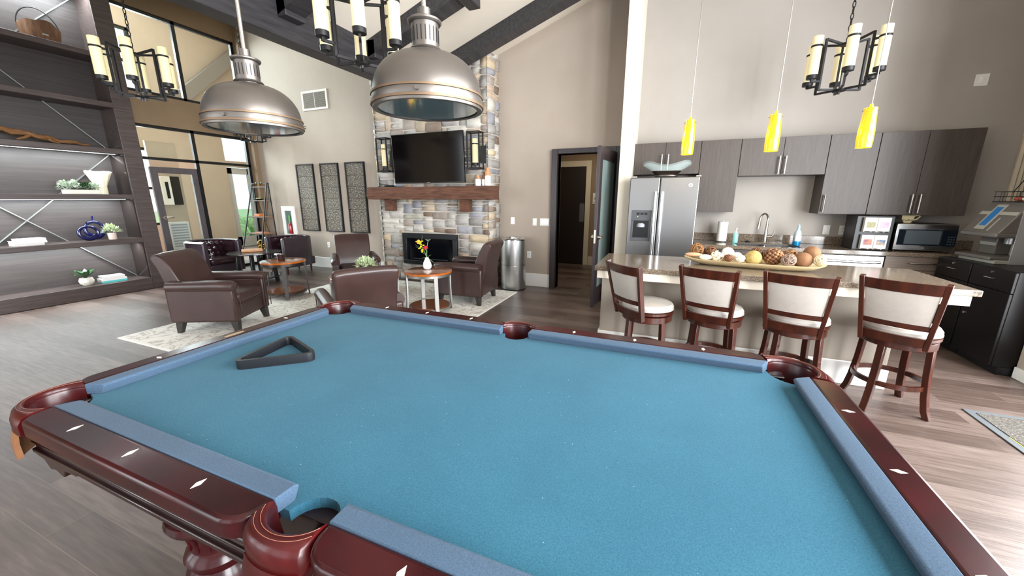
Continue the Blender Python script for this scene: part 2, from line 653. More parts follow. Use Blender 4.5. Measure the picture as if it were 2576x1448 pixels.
# window frames of the two walls out of the picture (they shape the daylight and its reflections)
k = 3
for a, b in ((-2.65, -0.85), (-0.55, 1.55), (1.85, 4.15)):
    f = MB()
    f.box((XR + 0.04, a, 0.25), (XR + 0.1, a + 0.06, 3.65)).box((XR + 0.04, b - 0.06, 0.25), (XR + 0.1, b, 3.65))
    f.box((XR + 0.04, a, 0.25), (XR + 0.1, b, 0.31)).box((XR + 0.04, a, 3.59), (XR + 0.1, b, 3.65)).box((XR + 0.04, a, 2.2), (XR + 0.1, b, 2.26))
    f.box((XR + 0.04, (a + b) / 2 - 0.025, 0.25), (XR + 0.1, (a + b) / 2 + 0.025, 3.65))
    struct(f, 'window_%d' % k, m_beam)
    k += 1
for i in range(1, len(edges) - 1, 2):
    a, b = edges[i], edges[i + 1]
    f = MB()
    for q in (a, (a + b) / 2 - 0.03, b - 0.06):
        f.box((q, YF - 0.1, 0.2), (q + 0.06, YF - 0.04, 3.3))
    for q in (0.2, 2.2, 3.24):
        f.box((a, YF - 0.1, q), (b, YF - 0.04, q + 0.06))
    struct(f, 'window_%d' % k, m_beam)
    k += 1

c = MB()
for a, b in ((XL - 0.15, -3.63), (-3.63, 0.6), (0.6, 4.65)):
    za, zb = ceil_z(a), ceil_z(b)
    c.hexa([(a, YF - 0.15, za), (b, YF - 0.15, zb), (b, YB + 0.15, zb), (a, YB + 0.15, za),
            (a, YF - 0.15, za + 0.12), (b, YF - 0.15, zb + 0.12), (b, YB + 0.15, zb + 0.12), (a, YB + 0.15, za + 0.12)])
struct(c, 'ceiling', m_ceil, smooth=False)

# partition beside the refrigerator
struct(MB().box((-0.675, 5.5, 0), (-0.512, YB, ceil_z(-0.6))), 'wall_partition', m_cream, smooth=False)

# beams
struct(MB().box((-3.83, YF, 3.02), (-3.63, 5.72, 3.42)), 'ceiling_beam', m_beam, label='long dark stained beam under the valley of the ceiling', bevel=0.006)
for i, yc in enumerate((-1.65, -0.45, 0.75, 1.9, 3.07, 4.27, 5.45)):
    r = MB()
    x0, x1, wd = -3.63, 0.6, 0.11
    z0, z1 = ceil_z(x0), ceil_z(x1)
    r.hexa([(x0, yc - wd, z0 - 0.19), (x1, yc - wd, z1 - 0.22), (x1, yc + wd, z1 - 0.22), (x0, yc + wd, z0 - 0.19),
            (x0, yc - wd, z0), (x1, yc - wd, z1), (x1, yc + wd, z1), (x0, yc + wd, z0)])
    if i < 6:
        r.box((x0, yc - wd, z0 - 0.20), (x0 + 0.11, yc + wd, z0))
        r.box((-2.32, yc - 0.125, ceil_z(-2.3) - 0.27), (-2.18, yc + 0.125, ceil_z(-2.3) - 0.02))
    struct(r, 'ceiling_beam', m_beam, bevel=0.004)
    if i in (1, 3, 5):
        r = MB()
        x0, x1 = -3.83, XL
        z0, z1 = ceil_z(x0), ceil_z(x1)
        r.hexa([(x1, yc - wd, z1 - 0.2), (x0, yc - wd, z0 - 0.17), (x0, yc + wd, z0 - 0.17), (x1, yc + wd, z1 - 0.2),
                (x1, yc - wd, z1), (x0, yc - wd, z0), (x0, yc + wd, z0), (x1, yc + wd, z1)])
        struct(r, 'ceiling_beam', m_beam, bevel=0.004)

# baseboards
for nm, a, b in (('baseboard_back', XL + 0.14, -5.02), ('baseboard_back_centre', -2.68, -1.78)):
    struct(MB().box((a, YB - 0.02, 0), (b, YB, 0.228)), nm, m_white_trim, bevel=0.006)
struct(MB().box((XR - 0.02, 4.16, 0), (XR, 4.38, 0.1)), 'baseboard_right', m_white_trim, bevel=0.005)
struct(MB().box((XL, 3.72, 0), (XL + 0.02, 3.98, 0.2)), 'baseboard_left', m_white_trim, bevel=0.005)

# glazed screen of the left wall
f = MB()
gx0, gx1 = XL - 0.09, XL - 0.03


def barY(f, y, z0, z1, wd=0.05):
    f.box((gx0, y - wd / 2, z0), (gx1, y + wd / 2, z1))


def barZ(f, z, y0, y1, wd=0.05):
    f.box((gx0, y0, z - wd / 2), (gx1, y1, z + wd / 2))


for y in (4.0, 4.93, 5.975):
    barY(f, y, 0, 2.78, 0.06)
for z in (0.03, 2.2, 2.755):
    barZ(f, z, 3.98, 6.0)
w1 = struct(f, 'window_1', m_black, label='black framed glazed screen to the entry lobby')
g = MB().box((XL - 0.064, 4.96, 0.05), (XL - 0.058, 5.95, 2.18)).box((XL - 0.064, 4.03, 2.22), (XL - 0.058, 5.95, 2.73))
g.build('glass_pane', m_glass, w1)
f = MB()
for y in (3.78, 4.93, 5.975):
    barY(f, y, 3.3, 4.66, 0.06)
for z in (3.325, 4.635):
    barZ(f, z, 3.75, 6.0)
w2 = struct(f, 'window_2', m_black, label='black framed clerestory window above the glazed screen')
MB().box((XL - 0.064, 3.8, 3.35), (XL - 0.058, 5.95, 4.61)).build('glass_pane', m_glass, w2)

# inner lobby door
d = MB()
d.box((XL - 0.09, 4.14, 0.02), (XL - 0.04, 4.25, 2.06)).box((XL - 0.09, 4.80, 0.02), (XL - 0.04, 4.90, 2.06))
d.box((XL - 0.09, 4.25, 1.95), (XL - 0.04, 4.80, 2.06)).box((XL - 0.09, 4.25, 0.02), (XL - 0.04, 4.80, 0.24))
d1 = struct(d, 'door_1', M('grey_door_wood', '#4a4446', 0.4, col2='#554e50', vs=6, stretch=(8, 8, 0.7)), label='glass entry door with a grey wooden frame', bevel=0.004)
MB().box((XL - 0.068, 4.25, 0.24), (XL - 0.062, 4.80, 1.95)).build('glass_pane', m_glass, d1)
h = MB().cyl((XL - 0.04, 4.2, 1.14), (XL + 0.01, 4.2, 1.14), 0.035).tube([(XL + 0.0, 4.2, 1.14), (XL + 0.03, 4.21, 1.14), (XL + 0.03, 4.33, 1.14)], 0.012)
h.build('door_handle', m_nickel, d1)

# entry lobby beyond the glass
w = MB()
w.box((-12.65, 2.0, 0), (-12.5, 3.4, 6.2)).box((-12.65, 3.4, 0), (-12.5, 6.35, 0.8)).box((-12.65, 3.4, 2.75), (-12.5, 6.35, 4.0))
w.box((-12.65, 3.4, 5.5), (-12.5, 9.0, 6.2)).box((-12.65, 6.35, 0), (-12.5, 7.78, 5.5)).box((-12.65, 7.78, 2.42), (-12.5, 8.9, 2.6)).box((-12.65, 7.78, 3.4), (-12.5, 8.9, 5.5)).box((-12.65, 6.05, 4.0), (-12.5, 6.35, 5.5)).box((XL - 0.15, 1.85, 5.15), (XL - 0.02, 9.0, 6.2))
w.box((-12.65, 8.7, 0), (-12.5, 9.0, 5.5))
w.box((-12.5, 9.0, 0), (XL - 0.15, 9.15, 6.2)).box((-12.5, 1.85, 0), (XL - 0.15, 2.0, 6.2))
struct(w, 'wall_lobby', m_wall, smooth=False)
struct(MB().box((-12.65, 1.85, 6.2), (XL - 0.02, 9.15, 6.3)), 'ceiling_lobby', m_ceil, smooth=False)
struct(MB().tube([(-12.38, 6.6, 3.9), (-12.38, 8.95, 6.1)], 0.1, 4, rect=(0.18, 0.3)), 'ceiling_beam', M('grey_beam', '#77736f', 0.6))
area('hall_fill_light', (-1.5, 7.4, 2.7), (0, 0, 0), 0.5, 0.5, 14, (1.0, 0.86, 0.68))  # unseen light added to brighten the hall behind the open door
f = MB()
for y in (3.42, 4.4, 5.4, 6.33):
    f.box((-12.6, y - 0.03, 0.8), (-12.54, y + 0.03, 2.75))
    f.box((-12.6, min(y, 6.02) - 0.03, 4.0), (-12.54, min(y, 6.02) + 0.03, 5.5))
for z in (0.83, 1.75, 2.72, 4.03, 4.75, 5.47):
    f.box((-12.6, 3.4, z - 0.03), (-12.54, 6.35 if z < 3 else 6.05, z + 0.03))
struct(f, 'window_10', m_black, label='street side windows of the entry lobby')
d = MB()
gy0, gy1 = 7.8, 8.55
d.box((-12.6, gy0, 0.02), (-12.55, gy0 + 0.15, 2.4)).box((-12.6, gy1 - 0.15, 0.02), (-12.55, gy1, 2.4))
d.box((-12.6, gy0, 2.22), (-12.55, gy1, 2.4)).box((-12.6, gy0, 0.02), (-12.55, gy1, 0.3))
d2 = struct(d, 'door_2', M('pale_grey_metal', '#a9abae', 0.4), label='pale grey glazed outer door of the lobby', bevel=0.004)
MB().box((-12.58, gy0 + 0.15, 0.3), (-12.575, gy1 - 0.15, 2.22)).build('glass_pane', m_glass, d2)
# wall heater and notice cabinet of the lobby
t = thing('wall_heater', 'pale grilled wall heater low behind the glass entry door', 'heater', (-10.35, 5.2, 0.35))
MB().box((-0.14, -0.2, 0), (0, 0.2, 0.62)).build('casing', M('pale_metal', '#c9ccd0', 0.4), t, bevel=0.01)
gm = MB()
for q in range(9):
    gm.box((0, -0.16, 0.06 + q * 0.06), (0.012, 0.16, 0.09 + q * 0.06))
gm.build('grille', M('grey_grille', '#8d9399', 0.4), t)
w = MB().box((-10.55, 4.95, 0), (-10.49, 5.5, 2.7))
struct(w, 'wall_lobby_stub', m_wall, smooth=False)
t = thing('notice_cabinet', 'white and dark wall cabinet seen through the glass entry door', 'cabinet', (-10.49, 5.2, 1.35))
MB().box((0, -0.16, 0), (0.1, 0.02, 0.62)).build('casing', m_white_trim, t, bevel=0.005)
MB().box((0, 0.02, 0), (0.1, 0.2, 0.62)).build('dark_door', m_black, t, bevel=0.005)
MB().box((0.1, -0.09, 0.14), (0.106, -0.03, 0.5)).build('slot', m_black, t)

# outdoors beyond the lobby
struct(MB().box((-60, -30, -0.35), (-12.7, 50, -0.15)), 'ground_outside', M('lawn', '#8aa06a', 0.9, col2='#a9b98c', vs=4))
hd = MB()
for i in range(60):
    hd.ico((-15.0 + random.uniform(-0.5, 0.5), 5.5 + i * 0.12, 0.25 + random.uniform(-0.1, 0.35)), random.uniform(0.25, 0.42), 2)
tag(hd.build('hedge', M('hedge_green', '#7d9a5a', 0.8, col2='#b7cb93', vs=9, bmp=0.8, bs=20, bd=0.05), loc=(0, 0, 0)), 'green hedge outside the lobby door', 'hedge', kind='stuff')

# door of the restroom hall
f = MB()
f.box((-1.785, 6.03, 0), (-1.69, 6.25, 2.245)).box((-0.80, 6.03, 0), (-0.69, 6.25, 2.245)).box((-1.69, 6.03, 2.17), (-0.80, 6.25, 2.245))
struct(f, 'trim_1', m_dark_wood, label='dark wooden door casing', bevel=0.004)
d3 = thing('door_3', 'open dark wooden door with a narrow glass panel', 'door', (-0.80, 6.03, 0), R(-96.5))
d3['kind'] = 'structure'
lf = MB()
lf.box((0, -0.022, 0.01), (0.13, 0.022, 2.155)).box((0.74, -0.022, 0.01), (0.87, 0.022, 2.155))
lf.box((0.13, -0.022, 2.0), (0.74, 0.022, 2.155)).box((0.13, -0.022, 0.01), (0.74, 0.022, 0.26))
lf.build('leaf', m_dark_wood, d3, bevel=0.003)
MB().box((0.13, -0.006, 0.26), (0.74, 0.006, 2.0)).build('glass_panel', M('frosted_glass', '#6f7d7a', 0.25), d3)
h = MB()
for s in (-1, 1):
    h.cyl((0.81, 0.022 * s, 0.98), (0.81, 0.06 * s, 0.98), 0.028).tube([(0.81, 0.06 * s, 0.98), (0.80, 0.065 * s, 0.98), (0.69, 0.065 * s, 0.98)], 0.011)
h.build('door_handle', m_nickel, d3)
MB().box((0.868, -0.012, 0.9), (0.873, 0.012, 1.08)).build('latch_plate', m_nickel, d3)
hg = MB()
for z in (0.25, 1.1, 1.9):
    hg.cyl((0.0, -0.03, z), (0.0, -0.03, z + 0.1), 0.009)
hg.build('hinge', m_black, d3)

# hall
w = MB()
w.box((-2.6, 8.6, 0), (-0.45, 8.75, 2.75)).box((-2.75, 6.25, 0), (-2.6, 8.75, 2.75)).box((-0.6, 6.25, 0), (-0.45, 8.6, 2.75))
struct(w, 'wall_hall', M('hall_paint', '#8d7a63', 0.75), smooth=False)
struct(MB().box((-2.75, 6.25, 2.75), (-0.45, 8.75, 2.85)), 'ceiling_hall', m_ceil, smooth=False)
f = MB().box((-1.74, 8.56, 0), (-1.63, 8.6, 2.29)).box((-2.55, 8.56, 2.17), (-1.74, 8.6, 2.29))
struct(f, 'trim_2', M('cream_casing', '#cfc5ae', 0.5), label='cream casing of the restroom door', bevel=0.004)
d4 = struct(MB().box((-2.6, 8.575, 0.015), (-1.74, 8.597, 2.17)), 'door_4', M('dark_restroom_door', '#1d1310', 0.45), label='dark flush restroom door')
MB().box((-1.86, 8.568, 0.98), (-1.76, 8.576, 1.38)).build('push_plate', m_steel, d4)
struct(MB().box((-1.63, 8.58, 0), (-0.6, 8.6, 0.2)), 'baseboard_hall', M('cream_base', '#cfc5ae', 0.5))
sg = thing('restroom_sign', 'small white restroom sign with a dark figure beside the restroom door', 'sign', (-1.505, 8.6, 1.49))
MB().box((-0.075, -0.012, -0.12), (0.075, 0, 0.12)).build('plaque', m_white_trim, sg, bevel=0.004)
fg = MB()
fg.sphere((0, -0.014, 0.078), 0.016, (1, 0.25, 1)).prism([(-0.02, 0.055), (0.02, 0.055), (0.038, -0.02), (-0.038, -0.02)], -0.017, -0.011, 'y')
fg.box((-0.016, -0.017, -0.065), (-0.004, -0.011, -0.02)).box((0.004, -0.017, -0.065), (0.016, -0.011, -0.02))
m_navy = M('navy_print', '#15132f', 0.5)
fg.build('pictogram', m_navy, sg)
text('WOMEN', 0.034, m_navy, sg, (0, -0.0125, -0.092), (R(90), 0, 0), 0.0005)

# window with drape at the far right
f = MB()
for x in (3.5, 4.0, 4.44):
    f.box((x, YB + 0.04, 1.0), (x + 0.06, YB + 0.1, 2.6))
for z in (1.0, 1.8, 2.54):
    f.box((3.5, YB + 0.04, z), (4.5, YB + 0.1, z + 0.06))
struct(f, 'window_2_kitchen'.replace('_kitchen', '0'), m_black, label='dark framed window behind the coffee machine')

# ================================================================== pool table
TX, TY = -0.7262, 1.175            # centre; long axis along x
HL, HW = 1.2468, 0.6234            # half length and half width between the cushion noses
DG = 0.3117
ZT, ZB = 0.80, 0.757               # top of the rails, bed
pt = thing('pool_table', 'large blue-felt pool table with mahogany rails and red leather pockets', 'pool table', (TX, TY, 0))

# bed with pocket cut-outs
poly = []
ox, oy = HL + 0.045, HW + 0.045
rc, rs = 0.105, 0.068


def corner_arc(sx, sy, a0):
    c = (sx * ox, sy * oy)
    return arc(c, rc, a0, a0 - PI / 2, 8)


poly += corner_arc(-1, -1, PI / 2)
poly += arc((0, -oy), rs, PI, 0, 12)
poly += corner_arc(1, -1, PI)
poly += corner_arc(1, 1, 1.5 * PI)
poly += arc((0, oy), rs, 0, -PI, 12)
poly += corner_arc(-1, 1, 2 * PI)
MB().prism(poly, ZB - 0.03, ZB).build('bed', m_felt, pt, smooth=False)

# cushions and wooden rails: one of each between neighbouring pockets
cprof = [(0.062, ZT), (0.012, ZT - 0.001), (0.003, ZT - 0.004), (0.0, ZT - 0.009), (0.008, ZT - 0.028), (0.016, ZB), (0.062, ZB)]


def rail(p0, p1, inward, e0, e1, dia):
    """p0,p1: nose line ends at the pocket centres; e0/e1 = (nose offset, wood offset, corner?)"""
    p0, p1, inw = Vector((*p0, 0)), Vector((*p1, 0)), Vector((*inward, 0))
    t = (p1 - p0).normalized()
    r0, r1 = [], []
    for v, z in cprof:
        k = v / 0.06
        o0 = e0[0] + (e0[1] - e0[0]) * k
        o1 = e1[0] + (e1[1] - e1[0]) * k
        r0.append(p0 + t * o0 - inw * v + Vector((0, 0, z)))
        r1.append(p1 - t * o1 - inw * v + Vector((0, 0, z)))
    MB().loft([r0, r1]).build('cushion', m_felt_rail, pt, bevel=0.003, angle=50)
    a0, a1 = p0 + t * e0[1], p1 - t * e1[1]
    c = []
    rr0 = 0.06 if e0[2] else 0.075
    rr1 = 0.06 if e1[2] else 0.075
    o = -inw
    pl = [a0 + o * 0.06]
    for i in range(7):
        a = PI / 2 * i / 6
        pl.append(a0 + t * (rr0 * (1 - math.sin(a))) + o * (0.152 - rr0 * (1 - math.cos(a))) if False else a0 + t * (rr0 - rr0 * math.cos(a)) + o * (0.152 - rr0 + rr0 * math.sin(a)))
    for i in range(7):
        a = PI / 2 * i / 6
        pl.append(a1 - t * (rr1 - rr1 * math.sin(a)) + o * (0.152 - rr1 + rr1 * math.cos(a)))
    pl.append(a1 + o * 0.06)
    w = MB().prism([(q.x, q.y) for q in pl], ZT - 0.06, ZT)
    ro = w.build('rail', m_mahog, pt, bevel=0.012, seg=3)
    for d in dia:
        q = p0 + t * d + o * 0.1
        a, b = (t * 0.0085, o * 0.019)
        MB().loft([[q - b + Vector((0, 0, z)), q + a + Vector((0, 0, z)), q + b + Vector((0, 0, z)), q - a + Vector((0, 0, z))] for z in (ZT - 0.002, ZT + 0.0006)]).build('diamond_inlay', m_pearl, ro, smooth=False)
    return ro


cn = (0.088, 0.056, True)
sd = (0.0825, 0.086, False)
ls = [DG, 2 * DG, 3 * DG]
rail((-HL, -HW), (0, -HW), (0, 1), cn, sd, ls)
rail((0, -HW), (HL, -HW), (0, 1), sd, cn, ls)
rail((-HL, HW), (0, HW), (0, -1), cn, sd, ls)
rail((0, HW), (HL, HW), (0, -1), sd, cn, ls)
rl = rail((-HL, -HW), (-HL, HW), (1, 0), cn, cn, [DG, 3 * DG])
rr = rail((HL, -HW), (HL, HW), (-1, 0), cn, cn, [DG, 2 * DG, 3 * DG])
# maker's plate on the foot rail, unreadable scroll
pl = MB()
pl.lathe([(0.026, -0.001), (0.026, 0.001)], 24)
o = pl.build('rail_plate', M('plate_brass', '#8a7759', 0.5), rl, loc=(-HL - 0.1, 0.015, ZT + 0.0005))
o.scale = (0.45, 2.0, 1)

# pockets
def pocket(kind, sx, sy):
    n = 20
    if kind == 'corner':
        K = Vector((sx * HL, sy * HW, 0))
        ax, ay = Vector((-sx, 0, 0)), Vector((0, -sy, 0))       # inward along the rails
        def L(a, b):
            return K + ax * a + ay * b
        I1, I2 = L(0.056, -0.062), L(-0.062, 0.056)
        O1, O2 = L(0.075, -0.153), L(-0.153, 0.075)
        cen = L(-0.004, -0.004)
        outc = L(-0.125, -0.125)
        outer = bez3(O1, L(-0.07, -0.165), L(-0.165, -0.07), O2, n)
        dv = (L(-1, -1) - K).normalized()
    else:
        K = Vector((0, sy * HW, 0))
        ax, ay = Vector((1, 0, 0)), Vector((0, -sy, 0))
        def L(a, b):
            return K + ax * a + ay * b
        I1, I2 = L(-0.086, -0.062), L(0.086, -0.062)
        O1, O2 = L(-0.088, -0.142), L(0.088, -0.142)
        cen = L(0, -0.055)
        outer = bez3(O1, L(-0.045, -0.172), L(0.045, -0.172), O2, n)
        dv = (L(0, -1) - K).normalized()
    r1 = (I1 - cen).length
    a1 = math.atan2(I1.y - cen.y, I1.x - cen.x)
    a2 = math.atan2(I2.y - cen.y, I2.x - cen.x)
    am = math.atan2(dv.y, dv.x)
    def near(a, ref):
        while a - ref > PI:
            a -= 2 * PI
        while a - ref < -PI:
            a += 2 * PI
        return a
    a1, a2 = near(a1, am), near(a2, am)
    inner = []
    for i in range(n + 1):
        a = a1 + (a2 - a1) * i / n
        k = math.sin(PI * i / n)
        rr_ = r1 * (1 - k) + (0.104 if kind == 'corner' else 0.066) * k
        inner.append(cen + Vector((math.cos(a), math.sin(a), 0)) * rr_)
    rings = []
    for I, O in zip(inner, outer):
        O = Vector(O)
        d = O - I
        pr = [(0.0, ZT - 0.05), (0.0, ZT - 0.012), (0.06, ZT - 0.001), (0.2, ZT + 0.004), (0.6, ZT + 0.004), (0.86, ZT - 0.004), (1.0, ZT - 0.022), (1.0, ZT - 0.06), (0.9, ZT - 0.066)]
        rings.append([I + d * f + Vector((0, 0, z)) for f, z in pr])
    rim = MB().loft(rings).build('pocket_rim', m_pleather, pt, angle=60)
    st = MB()
    for f in (0.28, 0.55):
        st.tube([I + (Vector(O) - I) * f + Vector((0, 0, ZT + 0.0045)) for I, O in zip(inner, outer)], 0.0006, 5)
    st.build('stitching', m_stitch, rim)
    # inner liner
    rings = []
    for I in inner:
        q = cen + (I - cen) * 0.78
        rings.append([I + Vector((0, 0, ZT - 0.014)), cen + (I - cen) * 0.98 + Vector((0, 0, ZT - 0.06)), q + Vector((0, 0, 0.66)), q * 0.98 + cen * 0.02 + Vector((0, 0, 0.655)), cen + (I - cen) * 0.96 + Vector((0, 0, ZT - 0.06)), cen + (I - cen) * 0.97 + Vector((0, 0, ZT - 0.02))])
    MB().loft(rings).build('pocket_liner', m_pleather_in, pt, angle=60)
    # basket hanging under the opening
    b = MB().lathe([(0.055, 0.665), (0.058, 0.63), (0.05, 0.6), (0.03, 0.575), (0.004, 0.57), (0.004, 0.58), (0.026, 0.585), (0.046, 0.61), (0.052, 0.63), (0.05, 0.665)], 20, (cen.x, cen.y, 0))
    b.build('pocket_basket', m_pleather_in, pt)
    # leather shield outside
    rings = []
    m = len(outer)
    for i, O in enumerate(outer):
        O = Vector(O)
        k = i / (m - 1)
        if k < 0.06 or k > 0.94:
            continue
        e = math.sin(PI * k)
        lowz = 0.60 - 0.05 * e if kind == 'side' else 0.665 - 0.045 * e
        out = (O - cen).normalized()
        rings.append([O + out * 0.002 + Vector((0, 0, ZT - 0.058)), O + out * 0.012 + Vector((0, 0, ZT - 0.1)), O + out * (0.004 if kind == 'side' else 0.012) + Vector((0, 0, lowz)),
                      O - out * 0.004 + Vector((0, 0, lowz)), O - out * 0.003 + Vector((0, 0, ZT - 0.1)), O - out * 0.008 + Vector((0, 0, ZT - 0.058))])
    MB().loft(rings).build('pocket_shield', m_pleather if kind == 'side' else m_suede, pt, angle=60)


for sx in (-1, 1):
    for sy in (-1, 1):
        pocket('corner', sx, sy)
for sy in (-1, 1):
    pocket('side', 0, sy)


def frame_ring(mb, ex, ey, wd, z0, z1, cut=0.13):
    for sy in (-1, 1):
        for a, b in ((-ex + cut, -0.1), (0.1, ex - cut)):
            mb.box((a, min(sy * ey, sy * (ey - wd)), z0), (b, max(sy * ey, sy * (ey - wd)), z1))
    for sx in (-1, 1):
        mb.box((min(sx * ex, sx * (ex - wd)), -ey + cut, z0), (max(sx * ex, sx * (ex - wd)), ey - cut, z1))
    return mb


bx, by = HL + 0.145, HW + 0.145
mb = MB()
frame_ring(mb, bx - 0.012, by - 0.012, 0.09, 0.722, 0.742, 0.12)
mb.build('rail_moulding', m_mahog_dark, pt, bevel=0.008, seg=3)
mb = MB()
frame_ring(mb, bx - 0.03, by - 0.03, 0.03, 0.642, 0.724, 0.12)
frame_ring(mb, bx - 0.024, by - 0.024, 0.03, 0.697, 0.706, 0.12)
frame_ring(mb, bx - 0.024, by - 0.024, 0.03, 0.678, 0.687, 0.12)
frame_ring(mb, bx - 0.022, by - 0.022, 0.05, 0.64, 0.656, 0.12)
mb.build('apron', m_mahog_dark, pt, bevel=0.003)
MB().box((-HL - 0.02, -HW - 0.02, 0.60), (HL + 0.02, HW + 0.02, 0.727)).build('slate_bed', m_mahog_dark, pt)
# carved bracket below the near corner of the apron
for sx in (-1, 1):
    for sy in (-1, 1):
        c = Vector((sx * (HL - 0.12), sy * (by - 0.045), 0.64))
        br = MB().prism([(-0.16 * 1, 0), (0.16, 0), (0.13, -0.03), (0.05, -0.035), (0.03, -0.065), (-0.02, -0.05), (-0.06, -0.06), (-0.09, -0.03), (-0.14, -0.025)], c.y - 0.012, c.y + 0.012, 'y')
        br.build('carved_bracket', m_mahog_dark, pt, loc=(c.x, 0, c.z), bevel=0.004)
# turned legs
prof = [(0.0, 0), (0.1, 0), (0.115, 0.015), (0.115, 0.045), (0.09, 0.075), (0.08, 0.1), (0.11, 0.15), (0.128, 0.22), (0.13, 0.28), (0.116, 0.35), (0.1, 0.375), (0.106, 0.39), (0.114, 0.408), (0.106, 0.425),
        (0.09, 0.438), (0.086, 0.46), (0.092, 0.495), (0.112, 0.525), (0.136, 0.54), (0.142, 0.553), (0.136, 0.57), (0.115, 0.578), (0.105, 0.588), (0.118, 0.6), (0.118, 0.61), (0, 0.61)]
prof = [(r_ * 0.88, z_) for r_, z_ in prof]
for sx in (-1, 1):
    for sy in (-1, 1):
        lg = MB().lathe(prof, 32, (sx * 0.53, sy * 0.60, 0)).build('leg', m_mahog, pt)
        fl = MB()
        for i in range(14):
            a = 2 * PI * i / 14
            ca, sa = math.cos(a), math.sin(a)
            fl.tube([(sx * 0.53 + ca * r_ * 0.88, sy * 0.60 + sa * r_ * 0.88, z) for r_, z in ((0.091, 0.445), (0.088, 0.465), (0.094, 0.495), (0.112, 0.522))], 0.0045, 6)
        fl.build('fluting', m_mahog, lg)

# ball rack
rk = MB()
ctr = Vector((-1.66, 1.14, 0))
ang0 = math.atan2(1.33 - 1.14, -1.82 + 1.66)
Rk = 0.205


def tri(rad, cr, z):
    out = []
    for k in range(3):
        a = ang0 + k * 2 * PI / 3
        c = ctr + Vector((math.cos(a), math.sin(a), 0)) * (rad - 2 * cr)
        for i in range(7):
            b = a - PI / 3 + 2 * PI / 3 * i / 6
            out.append((c.x + cr * math.cos(b), c.y + cr * math.sin(b), z))
    return out


rg = []
for rad, cr, z in ((Rk, 0.028, 0.0), (Rk + 0.003, 0.029, 0.02), (Rk, 0.028, 0.042), (Rk - 0.03, 0.016, 0.042), (Rk - 0.033, 0.015, 0.02), (Rk - 0.03, 0.016, 0.0)):
    rg.append(tri(rad, cr, z))
rk.loft(rg, True, False, True)
o = rk.build('ball_rack', M('rack_plastic', '#15161a', 0.42, bmp=0.1, bs=300, bd=0.001), loc=(0, 0, ZB + 0.0015))
tag(o, 'black plastic triangle ball rack lying on the blue felt', 'ball rack')

# ================================================================== stone chimney
CX0, CX1, CY = -5.0, -2.7, 5.72
core = MB()
core.prism([(CX0 + 0.03, 0), (CX1 - 0.03, 0), (CX1 - 0.03, ceil_z(CX1) - 0.02), (-3.63, ceil_z(-3.63) - 0.01), (CX0 + 0.03, ceil_z(CX0) - 0.02)], CY + 0.03, YB - 0.003, 'y')
chim = core.build('fireplace_chimney', m_mortar, smooth=False)
tag(chim, 'stacked ledge stone fireplace chimney rising to the ceiling', 'fireplace')
rnd = random.Random(11)
cols = [('#b9b4ad', 24), ('#c9c4bd', 22), ('#a8a39e', 14), ('#ada095', 12), ('#c2b09a', 10), ('#998676', 8), ('#cfc0a4', 7), ('#a3a2a7', 9), ('#8a7364', 5), ('#b1ae9f', 4)]
bag = [c for c, n in cols for _ in range(n)]
FX0, FX1, FZ0, FZ1 = -4.48, -3.34, 0.32, 0.885


def pack(u0, u1, z0, z1, hole=None):
    """irregular ashlar: fill a fine grid with random blocks"""
    cu, cz = 0.052, 0.047
    nu, nz = max(1, round((u1 - u0) / cu)), max(1, round((z1 - z0) / cz))
    cu, cz = (u1 - u0) / nu, (z1 - z0) / nz
    full = [[False] * nz for _ in range(nu)]
    if hole:
        for i in range(nu):
            for j in range(nz):
                x, z = u0 + (i + 0.5) * cu, z0 + (j + 0.5) * cz
                if hole[0] < x < hole[1] and hole[2] < z < hole[3]:
                    full[i][j] = True
    out = []
    for j in range(nz):
        for i in range(nu):
            if full[i][j]:
                continue
            h = rnd.choice((1, 2, 2, 2, 2, 3, 3, 3, 4))
            w = rnd.choice((4, 4, 5, 5, 6, 7, 8)) if h < 3 else rnd.choice((4, 5, 6, 7))
            m = 0
            while m < w and i + m < nu and not full[i + m][j]:
                m += 1
            if i + m < nu and not full[i + m][j] and (i + m + 1 >= nu or full[i + m + 1][j]):
                m += 1
            k = 1
            while k < h and j + k < nz and all(not full[i + q][j + k] for q in range(m)):
                k += 1
            for q in range(m):
                for r in range(k):
                    full[i + q][j + r] = True
            out.append((u0 + i * cu, u0 + (i + m) * cu, z0 + j * cz, z0 + (j + k) * cz))
    return out


sb = bmesh.new()
lay = sb.loops.layers.float_color.new('stone')


